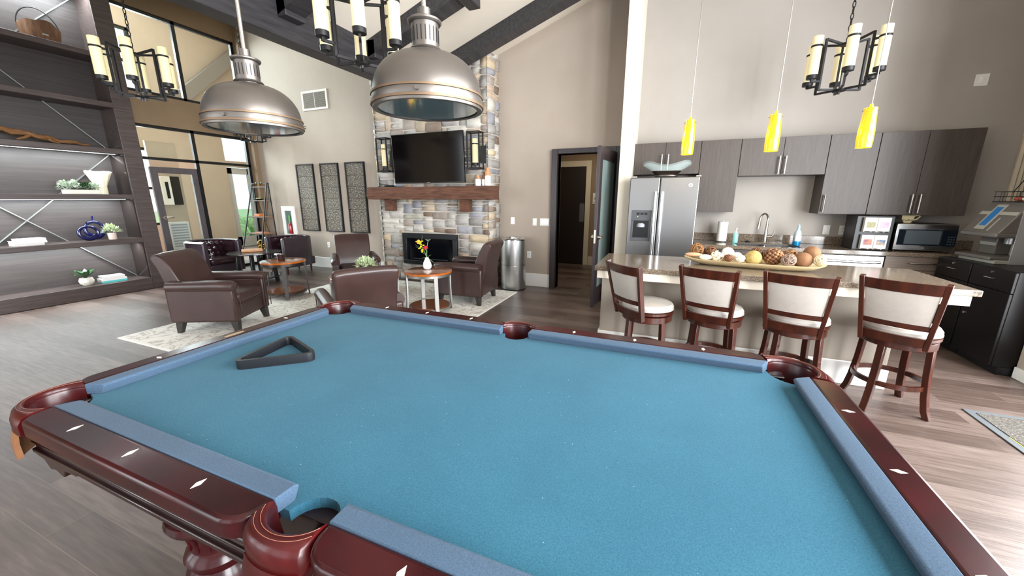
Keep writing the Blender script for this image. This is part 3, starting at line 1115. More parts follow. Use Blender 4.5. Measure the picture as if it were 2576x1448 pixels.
def stone(u0, u1, z0, z1, place):
    g = 0.0055
    u0, u1, z0, z1 = u0 + g, u1 - g, z0 + g, z1 - g
    if u1 - u0 < 0.03 or z1 - z0 < 0.025:
        return
    c = lin(rnd.choice(bag))
    f = rnd.uniform(0.88, 1.12)
    c = (min(c[0] * f, 1), min(c[1] * f, 1), min(c[2] * f, 1), 1)
    nu, nz = max(3, int((u1 - u0) / 0.05)), max(3, int((z1 - z0) / 0.04))
    dp = rnd.uniform(0.022, 0.045)
    j = [[rnd.uniform(-0.008, 0.008) for _ in range(2)] for _ in range(4)]
    grid = []
    for a in range(nu + 1):
        row = []
        for b in range(nz + 1):
            s, t = a / nu, b / nz
            ju = sum(w * j[k][0] for k, w in enumerate(((1 - s) * (1 - t), s * (1 - t), s * t, (1 - s) * t)))
            jz = sum(w * j[k][1] for k, w in enumerate(((1 - s) * (1 - t), s * (1 - t), s * t, (1 - s) * t)))
            edge = a in (0, nu) or b in (0, nz)
            d = -0.012 if edge else dp + rnd.uniform(-0.009, 0.009)
            if not edge and (a in (1, nu - 1) or b in (1, nz - 1)):
                d -= 0.006
            k1 = 0.012
            uu = u0 + (u1 - u0) * s
            zz = z0 + (z1 - z0) * t
            if a == 1:
                uu = u0 + k1
            elif a == nu - 1:
                uu = u1 - k1
            if b == 1:
                zz = z0 + k1 * 0.8
            elif b == nz - 1:
                zz = z1 - k1 * 0.8
            row.append(sb.verts.new(place(uu + ju, zz + jz, d)))
        grid.append(row)
    for a in range(nu):
        for b in range(nz):
            fc = sb.faces.new((grid[a][b], grid[a + 1][b], grid[a + 1][b + 1], grid[a][b + 1]))
            fc.smooth = True
            for lp in fc.loops:
                lp[lay] = c


front = lambda u, z, d: (u, CY - d + 0.03, z)
side = lambda u, z, d: (CX1 + d - 0.03, u, z)
for u0, u1, y0, y1 in pack(CX0, CX1 - 0.008, 0.0, 3.76, (FX0, FX1, FZ0, FZ1 - 0.01)):
    y1 = min(y1, ceil_z(u0) - 0.035, ceil_z(u1) - 0.035, 3.355 if u0 < -3.63 < u1 else 9)
    if y1 - y0 > 0.03:
        stone(u0, u1, y0, y1, front)
for sgn in (1, 0):
    top = ceil_z(CX1 if sgn else CX0) - 0.05
    for u0, u1, y0, y1 in pack(CY - 0.02, YB - 0.012, 0.0, top):
        stone(u0, u1, y0, y1, side if sgn else (lambda u, z, d: (CX0 - d + 0.03, u, z)))
bmesh.ops.recalc_face_normals(sb, faces=sb.faces[:])
me = bpy.data.meshes.new('stones')
sb.to_mesh(me)
sb.free()
me.materials.append(m_stone)
so = bpy.data.objects.new('stone_facing', me)
COL.objects.link(so)
so.parent = chim
so['kind'] = 'stuff'

# firebox insert
fb = thing('firebox', 'black framed gas firebox set in the stone chimney', 'fireplace insert', ((FX0 + FX1) / 2, CY, FZ0))
hw, hh = (FX1 - FX0) / 2, FZ1 - FZ0
f = MB()
f.box((-hw, -0.06, 0), (hw, -0.01, 0.07)).box((-hw, -0.06, hh - 0.09), (hw, -0.01, hh)).box((-hw, -0.06, 0.07), (-hw + 0.085, -0.01, hh - 0.09)).box((hw - 0.085, -0.06, 0.07), (hw, -0.01, hh - 0.09))
m_fire = M('firebox_black', '#0b0d12', 0.35)
f.build('frame', m_fire, fb, bevel=0.004)
f = MB().box((-hw + 0.085, -0.012, 0.07), (hw - 0.085, -0.006, hh - 0.09))
f.build('interior', M('firebox_inside', '#05070b', 0.12), fb)
f = MB().cyl((-hw + 0.2, -0.03, 0.1), (hw - 0.2, -0.03, 0.1), 0.012)
f.build('burner', M('burner_grey', '#22262b', 0.5, 0.5), fb)

# mantel shelf and corbels
mt = thing('mantel_shelf', 'rough hewn brown timber mantel shelf on the stone chimney', 'mantel', (-3.79, CY - 0.012, 1.475))
g = MB()
nx = 26
rings = []
for i in range(nx + 1):
    x = -1.245 + 2.49 * i / nx
    q = lambda: rnd.uniform(-0.006, 0.006)
    rings.append([(x, -0.02, 0.0), (x, -0.25 + q(), 0.0 + q()), (x, -0.262 + q(), 0.07 + q()), (x, -0.256 + q(), 0.145), (x, -0.25 + q(), 0.21 + q() * 0.5), (x, -0.02, 0.212)])
g.loft(rings).build('shelf', m_mantel, mt, bevel=0.006)
for x in (-0.87, 0.67):
    MB().box((x - 0.085, -0.15, -0.2), (x + 0.085, -0.015, 0.0)).build('corbel', m_mantel, mt, bevel=0.008)

# television
tv = thing('television', 'large black flat television mounted above the mantel', 'television', (-3.78, 5.6, 1.745))
MB().box((-0.69, -0.045, 0), (0.69, 0.0, 0.79)).build('bezel', m_black, tv, bevel=0.005)
MB().box((-0.68, -0.047, 0.018), (0.68, -0.0445, 0.78)).build('screen', M('tv_screen', '#050304', 0.1, spec=0.5), tv)
MB().box((-0.25, 0.0, 0.2), (0.25, 0.1, 0.6)).build('wall_mount', m_black, tv)
MB().box((-0.03, -0.0475, 0.004), (0.03, -0.045, 0.013)).build('badge', m_steel, tv)
tv.rotation_euler = (R(2.5), 0, 0)

# sconces
def sconce(x, side, label):
    s = thing('wall_sconce', label, 'sconce', (x, CY - 0.02, 1.945), 0, 'candle sconces beside the television')
    f = MB()
    w_, h_, d_ = 0.105, 0.565, 0.16
    for a in (-1, 1):
        for d in (-0.02, -d_):
            f.box((a * w_ - 0.009, d - 0.009, 0), (a * w_ + 0.009, d + 0.009, h_))
        for z in (0.009, h_ - 0.009):
            f.box((a * w_ - 0.009, -d_, z - 0.009), (a * w_ + 0.009, -0.02, z + 0.009))
    for d in (-0.02, -d_):
        for z in (0.009, h_ - 0.009):
            f.box((-w_, d - 0.009, z - 0.009), (w_, d + 0.009, z + 0.009))
    f.box((-w_, -0.1, 0.02), (w_, -0.08, 0.035))
    f.build('cage', m_iron, s)
    MB().box((0.06, -0.03, 0.1), (0.15, 0.0, 0.36)).build('back_plate', m_iron, s, bevel=0.004)
    MB().cyl((0, -0.09, 0.03), (0, -0.09, 0.09), 0.012).cyl((0, -0.09, 0.06), (0, -0.09, 0.1), 0.05).build('candle_cup', m_iron, s)
    MB().lathe([(0.047, 0.1), (0.047, 0.46), (0.042, 0.462), (0.042, 0.1)], 24, (0, -0.09, 0), False).build('candle_shade', m_candle, s)
    MB().lathe([(0.047, 0.375), (0.05, 0.375), (0.05, 0.39), (0.047, 0.39)], 24, (0, -0.09, 0), False).build('band', m_iron, s)
    return s


s0 = sconce(-4.705, 1, 'candle sconce to the left of the television')
dup(s0, (-2.92, CY - 0.02, 1.945), 0, 'candle sconce to the right of the television')

# on the mantel
def mz():
    return 1.689


def ceramic(name, x, y, prof, label):
    t = thing(name, label, 'vase', (x, y, mz()), 0, 'two-tone bottles on the mantel')
    k = len(prof) // 2
    MB().lathe(prof[:k + 1], 20).build('glazed_base', m_white, t)
    MB().lathe(prof[k:], 20).build('bare_neck', M('terracotta_tan', '#b5835a', 0.6) if 'jug' not in name else M('brown_neck', '#80502f', 0.5), t)


ceramic('bottle_vase', -2.86, 5.58, [(0.0, 0), (0.04, 0), (0.044, 0.02), (0.044, 0.07), (0.044, 0.1), (0.03, 0.125), (0.02, 0.14), (0.02, 0.165), (0, 0.165)], 'short white and tan bottle on the mantel near the right sconce')
ceramic('jug_vase', -2.775, 5.62, [(0.0, 0), (0.032, 0), (0.034, 0.02), (0.034, 0.08), (0.034, 0.1), (0.034, 0.15), (0.02, 0.18), (0.02, 0.205), (0, 0.205)], 'slim brown-necked bottle between two white bottles on the mantel')
ceramic('tall_vase', -2.69, 5.58, [(0.0, 0), (0.042, 0), (0.046, 0.02), (0.046, 0.1), (0.046, 0.15), (0.044, 0.2), (0.03, 0.235), (0.024, 0.27), (0, 0.27)], 'tallest white and tan bottle at the right end of the mantel')
bx_ = thing('media_box', 'small black media box with cables on the mantel under the television', 'electronics', (-4.55, 5.6, mz()))
MB().box((-0.16, -0.05, 0.004), (0.0, 0.05, 0.03)).build('casing', m_black, bx_, bevel=0.004)
MB().box((0.04, -0.03, 0.004), (0.2, 0.03, 0.035)).build('adapter', M('grey_box', '#6a7380', 0.4), bx_, bevel=0.004)
cb = MB()
cb.tube(bez3((-0.15, 0, 0.02), (-0.3, 0, 0.1), (-0.2, -0.08, 0.0), (-0.3, -0.05, 0.006), 14), 0.004, 6)
cb.tube(bez3((-0.3, -0.05, 0.006), (-0.1, -0.1, 0.09), (0.0, -0.09, 0.0), (0.1, -0.06, 0.006), 14), 0.004, 6)
cb.build('cable', m_black, bx_)
MB().tube(bez3((0.0, 0.02, 0.01), (0.02, 0.03, 0.2), (0.05, 0.03, 0.15), (0.03, 0.02, 0.02), 14), 0.006, 6).build('white_cable', m_paper, bx_)

# woven panels on the back wall
lab = ['woven dark wall panel, the leftmost of three, above the tub chair', 'woven dark wall panel in the middle of three', 'woven dark wall panel nearest the stone chimney']
pan = None
for xx, lb in zip((-7.23, -6.54, -5.86), lab):
    if pan is None:
        pan = thing('wall_panel', lb, 'wall art', (xx, YB, 0.8), 0, 'woven wall panels left of the chimney')
        f = MB()
        f.box((-0.245, -0.045, 0), (-0.22, 0, 1.395)).box((0.22, -0.045, 0), (0.245, 0, 1.395)).box((-0.22, -0.045, 0), (0.22, 0, 0.022)).box((-0.22, -0.045, 1.373), (0.22, 0, 1.395))
        f.build('frame', m_iron, pan, bevel=0.003)
        f = MB()
        for q in range(6):
            f.box((-0.22, -0.035, 0.022 + q * 0.2252), (0.22, -0.01, 0.022 + (q + 1) * 0.2252 - 0.005))
        f.build('weave', m_art, pan, bevel=0.003)
    else:
        dup(pan, (xx, YB, 0.8), 0, lb)

# return air grille
v = thing('air_vent', 'return air grille high on the back wall', 'vent', (-6.745, YB, 3.22))
f = MB()
f.box((-0.345, -0.015, 0), (-0.3, 0, 0.36)).box((0.3, -0.015, 0), (0.345, 0, 0.36)).box((-0.3, -0.015, 0), (0.3, 0, 0.04)).box((-0.3, -0.015, 0.32), (0.3, 0, 0.36)).box((-0.005, -0.014, 0.04), (0.005, 0, 0.32))
f.build('frame', M('vent_frame', '#cdc6ba', 0.5), v, bevel=0.002)
MB().box((-0.3, -0.004, 0.04), (0.3, -0.001, 0.32)).build('duct_shadow', M('vent_dark', '#2a251f', 0.8), v)
f = MB()
for q in range(16):
    z = 0.048 + q * 0.0172
    f.box((-0.3, -0.013, z), (0.3, -0.005, z + 0.008))
f.build('louvers', M('shaded_louver', '#85796a', 0.5), v)  # tan darkened so the colour carries the duct shadow between the slats

# plates on the back wall
def plate(x, z, wd, n, label, cat='light switch', y=YB, kind='switch'):
    p = thing('switch_plate' if kind == 'switch' else 'outlet_plate', label, cat, (x, y, z))
    MB().box((-wd / 2, -0.008, -0.06), (wd / 2, 0, 0.06)).build('plate', m_white_trim, p, bevel=0.003)
    r = MB()
    for q in range(n):
        cx = (q - (n - 1) / 2) * 0.046
        if kind == 'switch':
            r.box((cx - 0.016, -0.012, -0.033), (cx + 0.016, -0.007, 0.033))
        else:
            for s in (-0.02, 0.02):
                r.box((cx - 0.016, -0.01, s - 0.014), (cx + 0.016, -0.007, s + 0.014))
    r.build('rocker' if kind == 'switch' else 'socket', m_white, p, bevel=0.002)
    if kind != 'switch':
        sl = MB()
        for s in (-0.02, 0.02):
            sl.box((-0.008, -0.0115, s - 0.006), (-0.005, -0.0095, s + 0.006)).box((0.005, -0.0115, s - 0.006), (0.008, -0.0095, s + 0.006))
        so_ = sl.build('socket_slots', m_black, p)
        so_['kind'] = 'stuff'
    return p


plate(-2.475, 1.12, 0.075, 1, 'single light switch plate nearest the stone chimney')
plate(-2.075, 1.108, 0.075, 1, 'single light switch plate beside the triple plate')
plate(-1.90, 1.11, 0.165, 3, 'triple light switch plate next to the open door')
plate(-6.80, 0.51, 0.075, 1, 'power outlet low on the wall behind the armchairs', 'outlet', YB, 'outlet')
plate(-2.17, 0.55, 0.075, 1, 'power outlet low on the wall behind the steel bin', 'outlet', YB, 'outlet')

# recessed fire extinguisher cabinet
fe = thing('extinguisher_cabinet', 'white framed fire extinguisher cabinet on the wall above the tub chair', 'extinguisher cabinet', (-7.9, YB, 0.62))
f = MB()
f.box((-0.2, -0.035, 0), (-0.1, 0, 0.7)).box((0.1, -0.035, 0), (0.2, 0, 0.7)).box((-0.1, -0.035, 0), (0.1, 0, 0.09)).box((-0.1, -0.035, 0.6), (0.1, 0, 0.7))
f.build('frame', m_white_trim, fe, bevel=0.004)
MB().box((-0.1, -0.006, 0.09), (0.1, -0.002, 0.6)).build('recess', M('recess_grey', '#93a09a', 0.5), fe)
MB().lathe([(0, 0.1), (0.04, 0.1), (0.042, 0.11), (0.042, 0.27), (0.03, 0.31), (0.012, 0.325), (0.012, 0.36), (0, 0.36)], 18, (0.02, -0.03, 0)).build('extinguisher', M('red_cylinder', '#b0161c', 0.25, coat=0.5), fe)
MB().box((-0.005, -0.032, 0.36), (0.045, -0.02, 0.5)).build('inspection_tag', M('tag_green', '#59a04a', 0.6), fe)
MB().box((-0.1, -0.03, 0.09), (0.1, -0.027, 0.6)).build('glass_door', m_glass, fe)

# steel litter bin
m_binsteel = M('bin_steel', '#cdcdcc', 0.36, 1.0, bmp=0.02, bs=60, stretch=(30, 30, 1), bd=0.001)
tb = thing('litter_bin', 'round brushed steel litter bin beside the stone chimney', 'bin', (-2.345, 5.82, 0))
MB().lathe([(0, 0.012), (0.2, 0.012), (0.205, 0.02), (0.205, 0.82), (0.205, 0.825), (0.0, 0.825)], 48).build('body', m_binsteel, tb)
MB().lathe([(0.2, 0), (0.207, 0.004), (0.207, 0.016), (0.2, 0.02)], 48, (0, 0, 0), False).build('base_ring', m_black, tb)
MB().lathe([(0.209, 0.415), (0.2085, 0.42), (0.209, 0.425)], 48, (0, 0, 0), False).build('seam', m_nickel, tb)
MB().lathe([(0.206, 0.825), (0.206, 0.845), (0.19, 0.86), (0.12, 0.862), (0.11, 0.84), (0.112, 0.826)], 48, (0, 0, 0), False).build('rim_lid', m_steel_bright, tb)

# rug
ro = thing('area_rug', 'cream patterned area rug under the lounge chairs', 'rug', (-3.83, 3.77, 0))
MB().box((-1.63, -1.78, 0), (1.63, 1.78, 0.012)).build('pile', m_rug, ro, bevel=0.004)
f = MB()
f.box((-1.65, -1.8, 0), (1.65, -1.78, 0.011)).box((-1.65, 1.78, 0), (1.65, 1.8, 0.011)).box((-1.65, -1.78, 0), (-1.63, 1.78, 0.011)).box((1.63, -1.78, 0), (1.65, 1.78, 0.011))
f.build('bound_edge', M('rug_binding', '#e2dfd8', 0.9), ro)
RZ = 0.0125

# ================================================================== lounge armchairs
def make_armchair(label):
    t = thing('armchair', label, 'armchair', (0, 0, 0), 0, 'brown leather lounge armchairs')
    MB().box((-0.34, -0.27, 0.125), (0.325, 0.27, 0.31)).build('seat_frame', m_leather, t, bevel=0.02, seg=3)
    c = MB().box((-0.27, -0.235, 0.305), (0.355, 0.235, 0.435))
    cu = c.build('seat_cushion', m_leather, t, bevel=0.045, seg=4)
    pp = MB()
    for z in (0.318, 0.422):
        pp.tube([(0.352, -0.2, z), (0.352, 0.2, z)], 0.005, 6)
    pp.build('piping', m_leather, cu)
    for s in (-1, 1):
        a = MB()
        y0, y1 = (0.245, 0.335) if s > 0 else (-0.335, -0.245)
        a.box((-0.36, y0, 0.125), (0.355, y1, 0.52))
        arm = a.build('arm', m_leather, t, bevel=0.025, seg=3)
        yc = s * 0.296
        MB().tube([(-0.33, yc, 0.535), (0.2, yc, 0.538), (0.33, yc, 0.532), (0.362, yc, 0.522)], [0.062, 0.064, 0.064, 0.05], 20).build('arm_roll', m_leather, arm)
        MB().tube([(0.364, yc - 0.05, 0.15), (0.368, yc - 0.045, 0.46), (0.368, yc - 0.055, 0.53), (0.37, yc, 0.585), (0.368, yc + 0.055, 0.53), (0.368, yc + 0.045, 0.46), (0.364, yc + 0.05, 0.15)], 0.005, 6).build('piping', m_leather, arm)
    prof = [(-0.34, 0.125), (-0.22, 0.125), (-0.165, 0.38), (-0.215, 0.55), (-0.295, 0.75), (-0.36, 0.865), (-0.4, 0.895), (-0.45, 0.9), (-0.485, 0.875), (-0.485, 0.84), (-0.445, 0.74), (-0.395, 0.55), (-0.36, 0.35)]
    nb = 6
    rings = []
    for i in range(nb + 1):
        k = -1 + 2 * i / nb
        wd = 0.262 * k
        e = abs(k) ** 4
        rings.append([(x, wd * (1 + 0.05 * max(0, (z - 0.45) / 0.45)), z - 0.012 * e * (1 if z > 0.8 else 0)) for x, z in prof])
    MB().loft(rings).build('backrest', m_leather, t, bevel=0.018, seg=3, angle=50)
    for sx in (-1, 1):
        for sy in (-1, 1):
            x, y = sx * 0.285 + (0.015 if sx > 0 else 0), sy * 0.275
            l = MB()
            l.hexa([(x - 0.024 + sx * 0.02, y - 0.024 + sy * 0.01, 0), (x + 0.024 + sx * 0.02, y - 0.024 + sy * 0.01, 0), (x + 0.024 + sx * 0.02, y + 0.024 + sy * 0.01, 0), (x - 0.024 + sx * 0.02, y + 0.024 + sy * 0.01, 0),
                    (x - 0.038, y - 0.038, 0.13), (x + 0.038, y - 0.038, 0.13), (x + 0.038, y + 0.038, 0.13), (x - 0.038, y + 0.038, 0.13)])
            l.build('leg', m_foot_dark, t, bevel=0.003)
    return t


ac = make_armchair('brown leather armchair turned side-on nearest the bookcase, on the rug edge')
ac.location, ac.rotation_euler = (-4.86, 2.72, RZ), (0, 0, R(26))
dup(ac, (-4.66, 4.66, RZ), R(-42), 'brown leather armchair facing the camera in front of the woven panels')
dup(ac, (-2.70, 4.86, RZ), R(184), 'brown leather armchair facing left in front of the stone chimney')
dup(ac, (-2.78, 2.78, RZ), R(146), 'brown leather armchair seen from behind just past the pool table corner')

# ------------------------------------------------------------------ round wooden tables
def make_table(label, r, h, metal, low=True):
    t = thing('side_table', label, 'side table', (0, 0, 0), 0, 'round wood and metal tables on the rug')
    tp = MB().lathe([(0, h - 0.028), (r - 0.004, h - 0.028), (r - 0.002, h - 0.001), (r - 0.006, h), (0, h)], 56).build('tabletop', m_brick_seat, t)
    MB().lathe([(r - 0.004, h - 0.029), (r, h - 0.026), (r, h - 0.004), (r - 0.004, h - 0.0005)], 56, caps=False).build('edge_band', m_edge, tp)
    MB().lathe([(r - 0.035, h - 0.03), (r - 0.012, h - 0.03), (r - 0.012, h - 0.062), (r - 0.035, h - 0.062)], 56, caps=False).build('apron_ring', metal, t)
    for k in range(4):
        a = PI / 4 + k * PI / 2 + 0.12
        pts = []
        for z, q in ((0.0, r - 0.002), (0.12, r - 0.01), (0.3, r - 0.018), (h - 0.03, r - 0.018)):
            pts.append((q * math.cos(a), q * math.sin(a), z))
        MB().tube(pts, 0.02, 4, rect=(0.052, 0.02), up=(math.cos(a), math.sin(a), 0)).build('leg', metal, t, bevel=0.002)
    if low:
        MB().lathe([(0, 0.075), (r - 0.055, 0.075), (r - 0.05, 0.1), (0, 0.1)], 48).build('lower_shelf', m_edge if False else m_brick_seat, t)
        MB().lathe([(r - 0.055, 0.062), (r - 0.03, 0.062), (r - 0.03, 0.086), (r - 0.055, 0.086)], 48, caps=False).build('shelf_ring', metal, t)
    return t


TH = 0.56
t2 = make_table('round wooden side table with pale metal legs holding the flower vase', 0.31, TH, m_tablemetal)
t2.location = (-2.87, 4.11, RZ + 0.003)
t1 = make_table('round wooden side table with dark metal legs holding the coaster stack', 0.305, TH, m_tablemetal_dark)
t1.location = (-5.40, 3.96, RZ + 0.003)
t3 = make_table('round wooden coffee table mostly hidden behind an armchair', 0.42, 0.54, m_tablemetal)
t3['category'] = 'coffee table'
t3.location = (-3.52, 3.66, RZ + 0.003)

# coasters, vase with flowers, small plant
cs = thing('coaster_stack', 'stack of dark red round coasters in a holder on the side table', 'coasters', (-5.47, 3.98, RZ + TH + 0.0035))
for q in range(6):
    MB().lathe([(0, q * 0.014), (0.048, q * 0.014), (0.05, q * 0.014 + 0.005), (0.048, q * 0.014 + 0.011), (0, q * 0.014 + 0.011)], 22).build('coaster', M('coaster_red_%d' % q, ('#3d1313', '#2a0e0f')[q % 2], 0.25, coat=0.5), cs)
hd = MB()
for a in (0.6, 2.7, 4.8):
    hd.tube([(0.054 * math.cos(a), 0.054 * math.sin(a), 0.0), (0.054 * math.cos(a), 0.054 * math.sin(a), 0.092)], 0.004, 6)
hd.build('holder', m_black, cs)

vs = thing('flower_vase', 'white teardrop vase with yellow and red flowers on the side table', 'vase', (-2.93, 4.18, RZ + TH + 0.0035))
MB().lathe([(0, 0.0), (0.035, 0.0), (0.05, 0.012), (0.058, 0.045), (0.05, 0.085), (0.034, 0.12), (0.022, 0.148), (0.02, 0.156), (0.016, 0.15), (0.016, 0.13)], 32, caps=False).build('vase_body', m_white, vs)
U = Vector((0.84, 0.55, 0)).normalized()


def stem(pts, r=0.003, nm='stem', mat=m_green):
    return MB().tube(pts, r, 6).build(nm, mat, vs)


def P2(u, z, d=0):
    q = U * u + Vector((0.55, -0.84, 0)) * d
    return (q.x, q.y, z)


stem([P2(0, 0.14), P2(-0.03, 0.24), P2(-0.09, 0.36)])
stem([P2(0, 0.14), P2(-0.005, 0.24), P2(-0.015, 0.285)])
stem([P2(0, 0.14), P2(0.005, 0.28), P2(0.025, 0.37)])


def bloom(c, r, mat, nm, n=9):
    b = MB()
    rr_ = random.Random(3)
    for k in range(n):
        a = 2 * PI * k / n
        e = rr_.uniform(0.2, 1.0)
        rot = Matrix.Rotation(a, 3, 'Z') @ Matrix.Rotation(e, 3, 'Y')
        off = rot @ Vector((r * 0.55, 0, 0))
        b.sphere((c[0] + off.x, c[1] + off.y, c[2] + off.z), r * 0.62, (0.9, 0.75, 0.35), 10, 6, rot)
    b.sphere(c, r * 0.5, (1, 1, 0.9), 10, 6)
    return b.build(nm, mat, vs)


bloom(P2(-0.095, 0.375), 0.04, M('orange_petal', '#e39a1d', 0.6, col2='#f0b43a', vs=30), 'orange_bloom')
bloom(P2(-0.012, 0.295), 0.037, M('red_petal', '#c40f26', 0.55), 'red_bloom')
yb = MB()
for k in range(14):
    z = 0.23 + 0.011 * k
    a = k * 2.4
    c = Vector(P2(-0.068 + 0.018 * math.sin(k), z)) + Vector((0.014 * math.cos(a), 0.014 * math.sin(a), 0))
    yb.sphere(c, 0.012, (1.3, 1.3, 0.7), 8, 5)
yb.build('yellow_bloom', M('yellow_petal', '#c9c21e', 0.6), vs)
sp = MB()
for k in range(11):
    a = 2 * PI * k / 11
    sp.tube([P2(0.025, 0.37), (P2(0.025, 0.37)[0] + 0.034 * math.cos(a), P2(0.025, 0.37)[1] + 0.034 * math.sin(a), 0.395)], [0.002, 0.0008], 5)
sp.build('thistle_bloom', M('thistle_grey', '#8ea08f', 0.6), vs)


def leaf(mb, base, tip, wd, sag=0.0, n=6):
    b, t = Vector(base), Vector(tip)
    ax = (t - b)
    sd_ = ax.cross(Vector((0, 0, 1)))
    if sd_.length < 1e-5:
        sd_ = Vector((1, 0, 0))
    sd_.normalize()
    up = sd_.cross(ax).normalized()
    rings = []
    for i in range(n + 1):
        k = i / n
        p = b + ax * k + Vector((0, 0, -sag * 4 * (k - 0.5) ** 2 + sag))
        w_ = wd * (math.sin(PI * min(0.97, k * 0.92 + 0.06))) ** 0.8
        rings.append([p - sd_ * w_ + up * w_ * 0.25, p, p + sd_ * w_ + up * w_ * 0.25, p - up * 0.0012])
    mb.loft(rings)


lf = MB()
for b_, t_, w_ in ((P2(0, 0.15), P2(0.085, 0.085, 0.02), 0.017), (P2(0, 0.15), P2(0.055, 0.19), 0.014), (P2(0, 0.15), P2(-0.06, 0.16), 0.011), (P2(-0.02, 0.22), P2(-0.14, 0.33), 0.011), (P2(-0.03, 0.25), P2(-0.14, 0.30), 0.011),
                   (P2(-0.01, 0.2), P2(0.01, 0.24, 0.03), 0.012), (P2(-0.03, 0.2), P2(-0.08, 0.24), 0.011), (P2(-0.06, 0.34), P2(-0.045, 0.45), 0.007), (P2(-0.02, 0.2), P2(-0.05, 0.29, 0.02), 0.012)):
    leaf(lf, b_, t_, w_)
lf.build('leaves', m_green, vs)


def tuft(t, name, mat, c, rx, rz, n, lw, seed, ll=0.05):
    b = MB()
    rq = random.Random(seed)
    for _ in range(n):
        a, e = rq.uniform(0, 2 * PI), rq.uniform(0.05, 1.45)
        d = Vector((math.cos(a) * math.cos(e), math.sin(a) * math.cos(e), math.sin(e)))
        p = Vector(c) + Vector((d.x * rx, d.y * rx, d.z * rz)) * rq.uniform(0.55, 1.0)
        tip = p + (d + Vector((rq.uniform(-.6, .6), rq.uniform(-.6, .6), rq.uniform(-.3, .5)))).normalized() * ll
        leaf(b, p, tip, lw, 0, 3)
    o = b.build(name, mat, t)
    o['kind'] = 'stuff'
    return o


pl = thing('potted_plant', 'pale green bushy plant on the coffee table behind an armchair', 'plant', (-3.56, 3.72, RZ + 0.5435))
MB().lathe([(0, 0), (0.06, 0), (0.075, 0.07), (0.068, 0.075), (0.0, 0.07)], 24).build('pot', m_white, pl)
tuft(pl, 'foliage', m_green_lt, (0, 0, 0.075), 0.13, 0.12, 260, 0.011, 5, 0.045)

# ------------------------------------------------------------------ tufted tub chairs and black table
def make_tub(label):
    t = thing('tub_chair', label, 'tub chair', (0, 0, 0), 0, 'tufted dark leather tub chairs by the entry glass')
    n = 26
    ro_, ri = 0.36, 0.275
    def pathp(r_, k):
        s_ = -1 + 2 * k
        if abs(s_) < 0.72:
            a = PI + s_ / 0.72 * PI / 2
            return Vector((-0.0 + r_ * math.cos(a), -r_ * math.sin(a) * -1, 0))
        e = (abs(s_) - 0.72) / 0.28
        return Vector((0.34 * e, (1 if s_ < 0 else -1) * r_ * -1 * -1, 0))
    outr, innr = [], []
    for i in range(n + 1):
        k = i / n
        q, p = pathp(ro_, k), pathp(ri, k)
        outr.append([(p.x, p.y, 0.70), (p.x * 0.93 + q.x * 0.07, p.y * 0.93 + q.y * 0.07, 0.725), ((p.x + q.x) / 2, (p.y + q.y) / 2, 0.74), (q.x, q.y, 0.715), (q.x, q.y, 0.15), (p.x, p.y, 0.15)])
    MB().loft(outr).build('shell', m_tub_side, t, angle=50)
    # tufted inner lining
    nu, nv = 56, 20
    g = MB()
    rows_ = []
    for iv in range(nv + 1):
        z = 0.34 + 0.385 * iv / nv
        row = []
        for iu in range(nu + 1):
            k = 0.03 + 0.94 * iu / nu
            p = pathp(ri - 0.004, k)
            nrm = Vector((-p.x, -p.y, 0)).normalized() if abs(-1 + 2 * k) < 0.72 else Vector((0, -1 if p.y > 0 else 1, 0))
            uu, vv = k * 11, iv / nv * 3.0
            best = 9
            for rr_ in range(0, 4):
                for cc in range(0, 13):
                    du = uu - (cc + 0.5 * (rr_ % 2))
                    dv = vv - (rr_ * 0.85 + 0.25)
                    best = min(best, math.hypot(du, dv))
            d = 0.034 * min(1, best / 0.5) ** 0.6
            row.append((p.x + nrm.x * d, p.y + nrm.y * d, z))
        rows_.append(row)
    g.loft(rows_, False, False)
    ln = g.build('tufted_lining', m_tub, t, angle=60)
    bt = MB()
    for rr_ in range(4):
        for cc in range(1, 11):
            k = (cc + 0.5 * (rr_ % 2)) / 11
            if k < 0.06 or k > 0.94:
                continue
            p = pathp(ri - 0.01, k)
            bt.sphere((p.x, p.y, 0.34 + 0.385 * (rr_ * 0.85 + 0.25) / 3), 0.011, u=8, v=6)
    bt.build('buttons', m_tub, ln)
    MB().box((-0.31, -0.28, 0.15), (0.33, 0.28, 0.31)).build('seat_base', m_tub_side, t, bevel=0.02)
    MB().box((-0.24, -0.262, 0.31), (0.36, 0.262, 0.43)).build('seat_cushion', m_tub, t, bevel=0.045, seg=4)
    for s_ in (-1, 1):
        MB().box((0.3, s_ * 0.318 - 0.045, 0.15), (0.352, s_ * 0.318 + 0.045, 0.725)).build('arm_front', m_tub_side, t, bevel=0.02, seg=3)
    for sx, sy in ((0.3, 0.3), (0.3, -0.3), (-0.22, 0.24), (-0.22, -0.24)):
        MB().tube([(sx, sy, 0), (sx, sy, 0.16)], [0.017, 0.026], 4).build('leg', m_foot_red, t)
    return t


tub = make_tub('tufted dark tub chair with its back to the entry glass, left of the black table')
tub.location, tub.rotation_euler = (-7.9, 4.38, 0), (0, 0, R(6))
dup(tub, (-7.2, 5.52, 0), R(-100), 'tufted dark tub chair against the back wall, under the woven panels')

